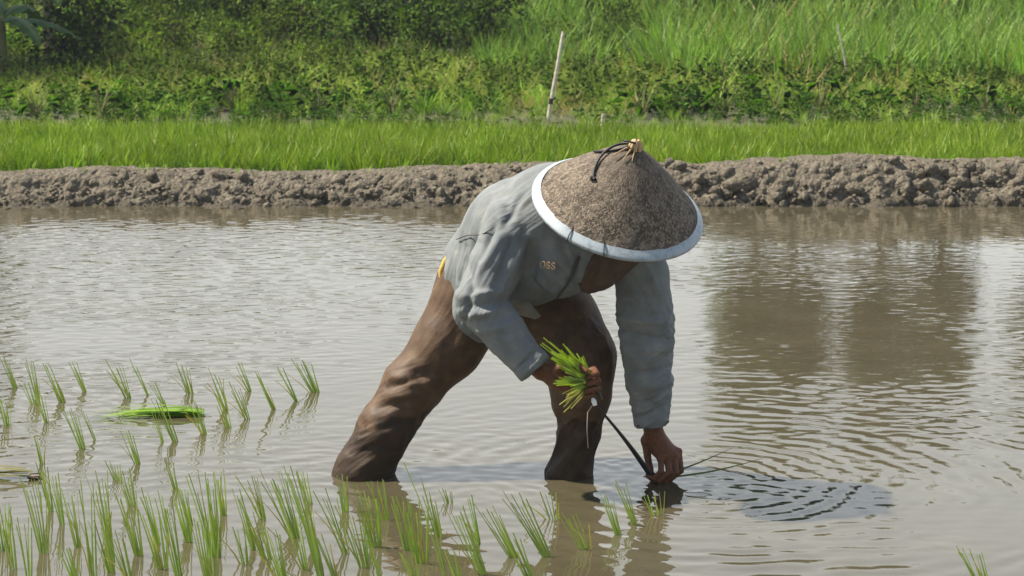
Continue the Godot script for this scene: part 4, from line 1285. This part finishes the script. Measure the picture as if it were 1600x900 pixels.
	for sd in [-1, 1]:
		b.cap(at.call(sd * 0.031, 0.000, 0.088), 0.013, at.call(sd * 0.033, 0.000, 0.087), 0.013, 0.008, true)
		b.cap(at.call(sd * 0.080, 0.012, -0.012), 0.016, at.call(sd * 0.078, -0.028, -0.004), 0.011, 0.008)
	parts.append(b.geo())
	# right hand grips the bundle, left hand presses a seedling into the mud: palm, four fingers, thumb
	var hands := [
		[[[0.029, 0.440, 0.240, 0.027], [0.087, 0.393, 0.250, 0.027], [0.135, 0.366, 0.255, 0.032], [0.179, 0.349, 0.255, 0.029]],
		[[0.197, 0.379, 0.250, 0.0115], [0.246, 0.392, 0.255, 0.0105], [0.253, 0.388, 0.292, 0.0095], [0.225, 0.380, 0.308, 0.008]],
		[[0.199, 0.359, 0.250, 0.0115], [0.252, 0.368, 0.255, 0.0105], [0.258, 0.367, 0.294, 0.0095], [0.227, 0.361, 0.311, 0.008]],
		[[0.195, 0.338, 0.250, 0.0115], [0.249, 0.343, 0.255, 0.0105], [0.255, 0.343, 0.294, 0.0095], [0.224, 0.339, 0.309, 0.008]],
		[[0.185, 0.318, 0.250, 0.010], [0.233, 0.319, 0.255, 0.0095], [0.240, 0.320, 0.288, 0.0085], [0.214, 0.318, 0.303, 0.007]],
		[[0.131, 0.394, 0.265, 0.016], [0.169, 0.414, 0.285, 0.0115], [0.199, 0.413, 0.300, 0.0105], [0.221, 0.400, 0.315, 0.0085]]],
		[[[0.436, 0.223, 0.050, 0.026], [0.443, 0.158, 0.050, 0.027], [0.469, 0.101, 0.055, 0.033], [0.497, 0.070, 0.060, 0.028]],
		[[0.521, 0.089, 0.055, 0.0115], [0.528, 0.034, 0.075, 0.0105], [0.492, 0.006, 0.085, 0.0095], [0.452, 0.007, 0.080, 0.008]],
		[[0.506, 0.080, 0.070, 0.0115], [0.511, 0.033, 0.095, 0.0105], [0.481, 0.004, 0.095, 0.0095], [0.442, 0.005, 0.090, 0.008]],
		[[0.485, 0.074, 0.080, 0.0115], [0.490, 0.036, 0.105, 0.0105], [0.462, 0.009, 0.105, 0.0095], [0.433, 0.013, 0.095, 0.008]],
		[[0.465, 0.072, 0.085, 0.010], [0.464, 0.039, 0.108, 0.0095], [0.444, 0.015, 0.105, 0.0085], [0.423, 0.020, 0.098, 0.007]],
		[[0.421, 0.123, 0.045, 0.016], [0.425, 0.073, 0.050, 0.0115], [0.433, 0.036, 0.060, 0.0105], [0.439, 0.011, 0.072, 0.0085]]]]
	for hd in hands:
		var lo := Vector3(9, 9, 9)
		var hi := -lo
		for c in hd:
			for j in c:
				lo = lo.min(Vector3(j[0], j[1], j[2])); hi = hi.max(Vector3(j[0], j[1], j[2]))
		b = Sdf.new(lo - Vector3.ONE * 0.045, hi + Vector3.ONE * 0.045, 0.0032)
		var palm: Array = hd[0]
		b.chain(palm, 0.012)
		var mid := Vector3(palm[2][0], palm[2][1], palm[2][2])
		for f in range(1, 5):   # the palm spreads to each knuckle
			var kn: Array = hd[f][0]
			b.cap(mid, 0.020, Vector3(kn[0], kn[1], kn[2]), 0.0135, 0.012)
		for f in range(1, 6):
			b.chain(hd[f], 0.003)
		b.cap(Vector3(palm[1][0], palm[1][1], palm[1][2]), 0.021, Vector3(hd[5][0][0], hd[5][0][1], hd[5][0][2]), 0.016, 0.010)
		parts.append(b.geo())
	for p in parts:
		var first := body.v.size()
		for k in p.v.size(): body.vert(p.v[k], Vector3.UP, Color.WHITE)
		for k in p.i.size(): body.i.append(p.i[k] + first)
	body.smooth()
	put(body.mesh(), "body", M.skin, o)
	# hair cap and eyes under the hat
	b = Sdf.new(hc - Vector3(0.15, 0.16, 0.16), hc + Vector3(0.15, 0.15, 0.16), 0.008)
	b.cap(at.call(0, 0.036, -0.026), 0.086, at.call(0, 0.030, 0.008), 0.082, 0.02)
	b.cap(at.call(0, -0.01, -0.05), 0.066, at.call(0, -0.04, -0.05), 0.055, 0.02)
	b.plane(at.call(0, 0.045, 0.05), (fw * 0.9 - ax * 0.35).normalized(), 0.3)
	var hg := b.geo()
	hg.smooth()
	put(hg.mesh(), "hair", M.hair, o)
	for sd in [-1, 1]:
		var e := SphereMesh.new()
		e.radius = 0.0115; e.height = 0.023; e.radial_segments = 12; e.rings = 6
		put(e, "eye", M.eye, o, at.call(sd * 0.031, 0.0, 0.074))
	hat(o)

func carried() -> void:
	var rng := RandomNumberGenerator.new()
	rng.seed = 88
	# bundle in the right hand: leaves fan from the grip
	var grip := Vector3(0.236, 0.358, 0.282)
	var o := top("held_seedling_bundle", grip)
	tag(o, "fan of bright green rice seedlings gripped in the farmer's hand", "seedling bundle", "bundles of rice seedlings")
	var tips := [Vector3(0.0873, 0.5022, 0.32), Vector3(0.1098, 0.477, 0.34), Vector3(0.1544, 0.479, 0.30), Vector3(0.1907, 0.4595, 0.30), Vector3(0.1495, 0.4289, 0.35), Vector3(0.1286, 0.3962, 0.36), Vector3(0.1779, 0.373, 0.36), Vector3(0.1481, 0.3263, 0.35), Vector3(0.1523, 0.2793, 0.34), Vector3(0.125, 0.455, 0.33), Vector3(0.17, 0.45, 0.32), Vector3(0.14, 0.41, 0.35)]
	for t in tips.size():
		var g := Geo.new()
		for k in (8 if t != 8 else 3):
			var e: Vector3 = tips[t] - grip + Vector3(rng.randf_range(-0.014, 0.014), rng.randf_range(-0.014, 0.014), rng.randf_range(-0.012, 0.014))
			e *= rng.randf_range(0.68, 1.04) if k > 0 else 1.0
			var v := rng.randf_range(0.75, 1.25)
			var c := Color(0.27, 0.38, 0.07) * v if t < 7 or t > 8 else Color(0.22, 0.24, 0.06) * v
			blade(g, Vector3(rng.randf_range(-0.006, 0.008), rng.randf_range(-0.008, 0.008), 0.006), e.normalized(), e.length(), rng.randf_range(0.005, 0.009), Vector3(rng.randf_range(-0.05, 0.05), rng.randf_range(-0.14, 0.0), 0.03), c, 4, 0.55, Vector3(rng.randf_range(-0.5, 0.3), rng.randf_range(0.0, 0.9), 1.0))
		put(g.mesh(), "leaf_tuft", M.rice, o)
	var r := Geo.new()
	for k in 14:
		var a := rng.randf() * TAU
		var e := Vector3(0.014 + rng.randf() * 0.022, -0.012 - rng.randf() * 0.05, 0.010 * sin(a))
		tube(r, [Vector3(-0.01, 0.004, 0.005 * cos(a)), e * 0.5 + Vector3(0.006, 0, 0), e], [0.0045, 0.004, 0.0015], 5)
	put(r.mesh(), "roots", M.wet_root, o)
	var kn := Geo.new()
	var tg := Vector3(0.2448, 0.3018, 0.31) - grip
	tube(kn, [tg + Vector3(-0.003, 0.010, -0.022), tg + Vector3(0, 0.005, 0), tg + Vector3(0.004, -0.007, 0.002)], [0.004, 0.0085, 0.006], 6)
	put(kn.mesh(), "white_tie", M.white, o)
	var st := Geo.new()
	tube(st, [tg, Vector3(0.2262, 0.275, 0.315) - grip, Vector3(0.2245, 0.22, 0.315) - grip, Vector3(0.2284, 0.1643, 0.314) - grip], [0.0014, 0.0014, 0.0013, 0.0012], 5)
	put(st.mesh(), "string", M.string, o)
	# dark wet stick from the bundle down to the planting hand
	var p := Geo.new()
	var a := Vector3(0.2512, 0.2844, 0.25)
	var e2 := Vector3(0.4315, 0.022, 0.088)
	tube(p, bez(Vector3.ZERO, (e2 - a) * 0.5 + Vector3(0.008, 0.008, 0), e2 - a, 8), [0.0035, 0.004, 0.0045, 0.005, 0.006, 0.007, 0.008, 0.0085, 0.008], 8)
	tag(put(p.mesh(), "planting_stick", M.black, null, a), "thin dark wet stick between the seedling bundle and the lower hand", "stick")
	# the seedling being planted
	var q := Geo.new()
	var s0 := Vector3(0.460, 0.015, 0.08)
	blade(q, Vector3.ZERO, Vector3(0.905, 0.30, 0.08).normalized(), 0.245, 0.006, Vector3(0, 0.10, 0), Color(0.11, 0.13, 0.05), 6, 0.12, Vector3(0, 0.4, 1))
	blade(q, Vector3(0, -0.004, 0), Vector3(0.97, 0.12, 0.24).normalized(), 0.33, 0.007, Vector3(0, 0.14, 0), Color(0.11, 0.13, 0.05), 6, 0.12, Vector3(0, 0.4, 1))
	for k in 9:
		var d := Vector3(-rng.randf_range(0.03, 0.055), rng.randf_range(-0.008, 0.016), rng.randf_range(-0.012, 0.03))
		tube(q, [Vector3.ZERO, d * 0.6 + Vector3(0, 0.003, 0), d], [0.005, 0.004, 0.0015], 5, Color(0.06, 0.04, 0.025))
	tag(put(q.mesh(), "seedling_being_planted", M.leaf, null, s0), "thin rice seedling in the lower hand with two long leaves trailing right", "rice seedling")

# ---------------------------------------------------------------- scene
func _ready() -> void:
	var cam := Camera3D.new()
	cam.name = "camera"
	cam.position = Vector3(0, 1.6, 6.104)
	cam.rotation_degrees = Vector3(-9.306, 0, 0)
	cam.fov = 16.53
	cam.near = 0.1
	cam.far = 2000.0
	var lens := CameraAttributesPhysical.new()
	lens.frustum_focal_length = 82.6
	lens.frustum_focus_distance = 6.2
	lens.frustum_near = 0.1
	lens.frustum_far = 2000.0
	lens.exposure_aperture = 11.0
	cam.attributes = lens
	cam.fov = 16.53
	cam.near = 0.1
	cam.far = 2000.0
	add_child(cam)
	cam.current = true
	var env := Environment.new()
	env.background_mode = Environment.BG_SKY
	var sky := ProceduralSkyMaterial.new()
	sky.sky_top_color = Color(0.36, 0.48, 0.66)
	sky.sky_horizon_color = Color(0.92, 0.93, 0.915)
	sky.sky_curve = 0.6
	sky.sky_energy_multiplier = 0.88
	sky.ground_horizon_color = Color(0.55, 0.55, 0.5)
	sky.ground_bottom_color = Color(0.2, 0.2, 0.16)
	sky.sun_angle_max = 25.0
	var sk := Sky.new()
	sk.sky_material = sky
	env.sky = sk
	env.tonemap_mode = Environment.TONE_MAPPER_LINEAR
	env.tonemap_exposure = 2.1
	env.fog_enabled = true
	env.fog_density = 0.0008
	env.fog_light_color = Color(0.85, 0.9, 0.95)
	env.sdfgi_enabled = true
	env.ssao_enabled = true
	env.ssil_enabled = true
	var we := WorldEnvironment.new()
	we.name = "world_environment"
	we.environment = env
	add_child(we)
	var sun := DirectionalLight3D.new()
	sun.name = "sun"
	sun.light_energy = 1.6
	sun.light_color = Color(1.0, 0.95, 0.87)
	sun.light_angular_distance = 1.2
	sun.shadow_enabled = true
	add_child(sun)
	sun.look_at_from_position(SUN * 20.0, Vector3.ZERO, Vector3.UP)

	var t0 := Time.get_ticks_msec()
	make_materials()
	print("materials ", Time.get_ticks_msec() - t0)
	water()
	print("water ", Time.get_ticks_msec() - t0)
	ground()
	bund()
	bund_litter()
	print("bund ", Time.get_ticks_msec() - t0)
	rice_field()
	cover()
	broadleaf()
	shrubs()
	banana(Vector3(-5.78, 0.22, -16.4), 0.78, [[-0.15, 0.28, 0.95, 0.26, 0.22], [0.75, 0.5, 0.8, 0.24, 0.3], [3.6, 0.6, 0.9, 0.26, 0.2], [2.4, 0.7, 0.9, 0.25, 0.3], [-1.2, 0.9, 0.9, 0.26, 0.1], [-2.0, 1.2, 0.8, 0.24, 0.0]], "young banana plant with drooping dark leaf at the upper left corner")
	banana(Vector3(-5.6, 0.45, -18.0), 0.95, [[0.2, 0.8, 0.9, 0.28, 0.2], [1.2, 0.6, 0.8, 0.26, 0.3], [2.9, 0.7, 0.9, 0.28, 0.2], [-1.0, 0.9, 0.8, 0.26, 0.1], [4.4, 1.0, 0.8, 0.24, 0.1]], "bright banana plant behind the shaded corner")
	posts()
	print("plants ", Time.get_ticks_msec() - t0)
	farmer()
	print("farmer ", Time.get_ticks_msec() - t0)
	carried()
	seedlings()
	bundle_floating()
	print("done ", Time.get_ticks_msec() - t0)
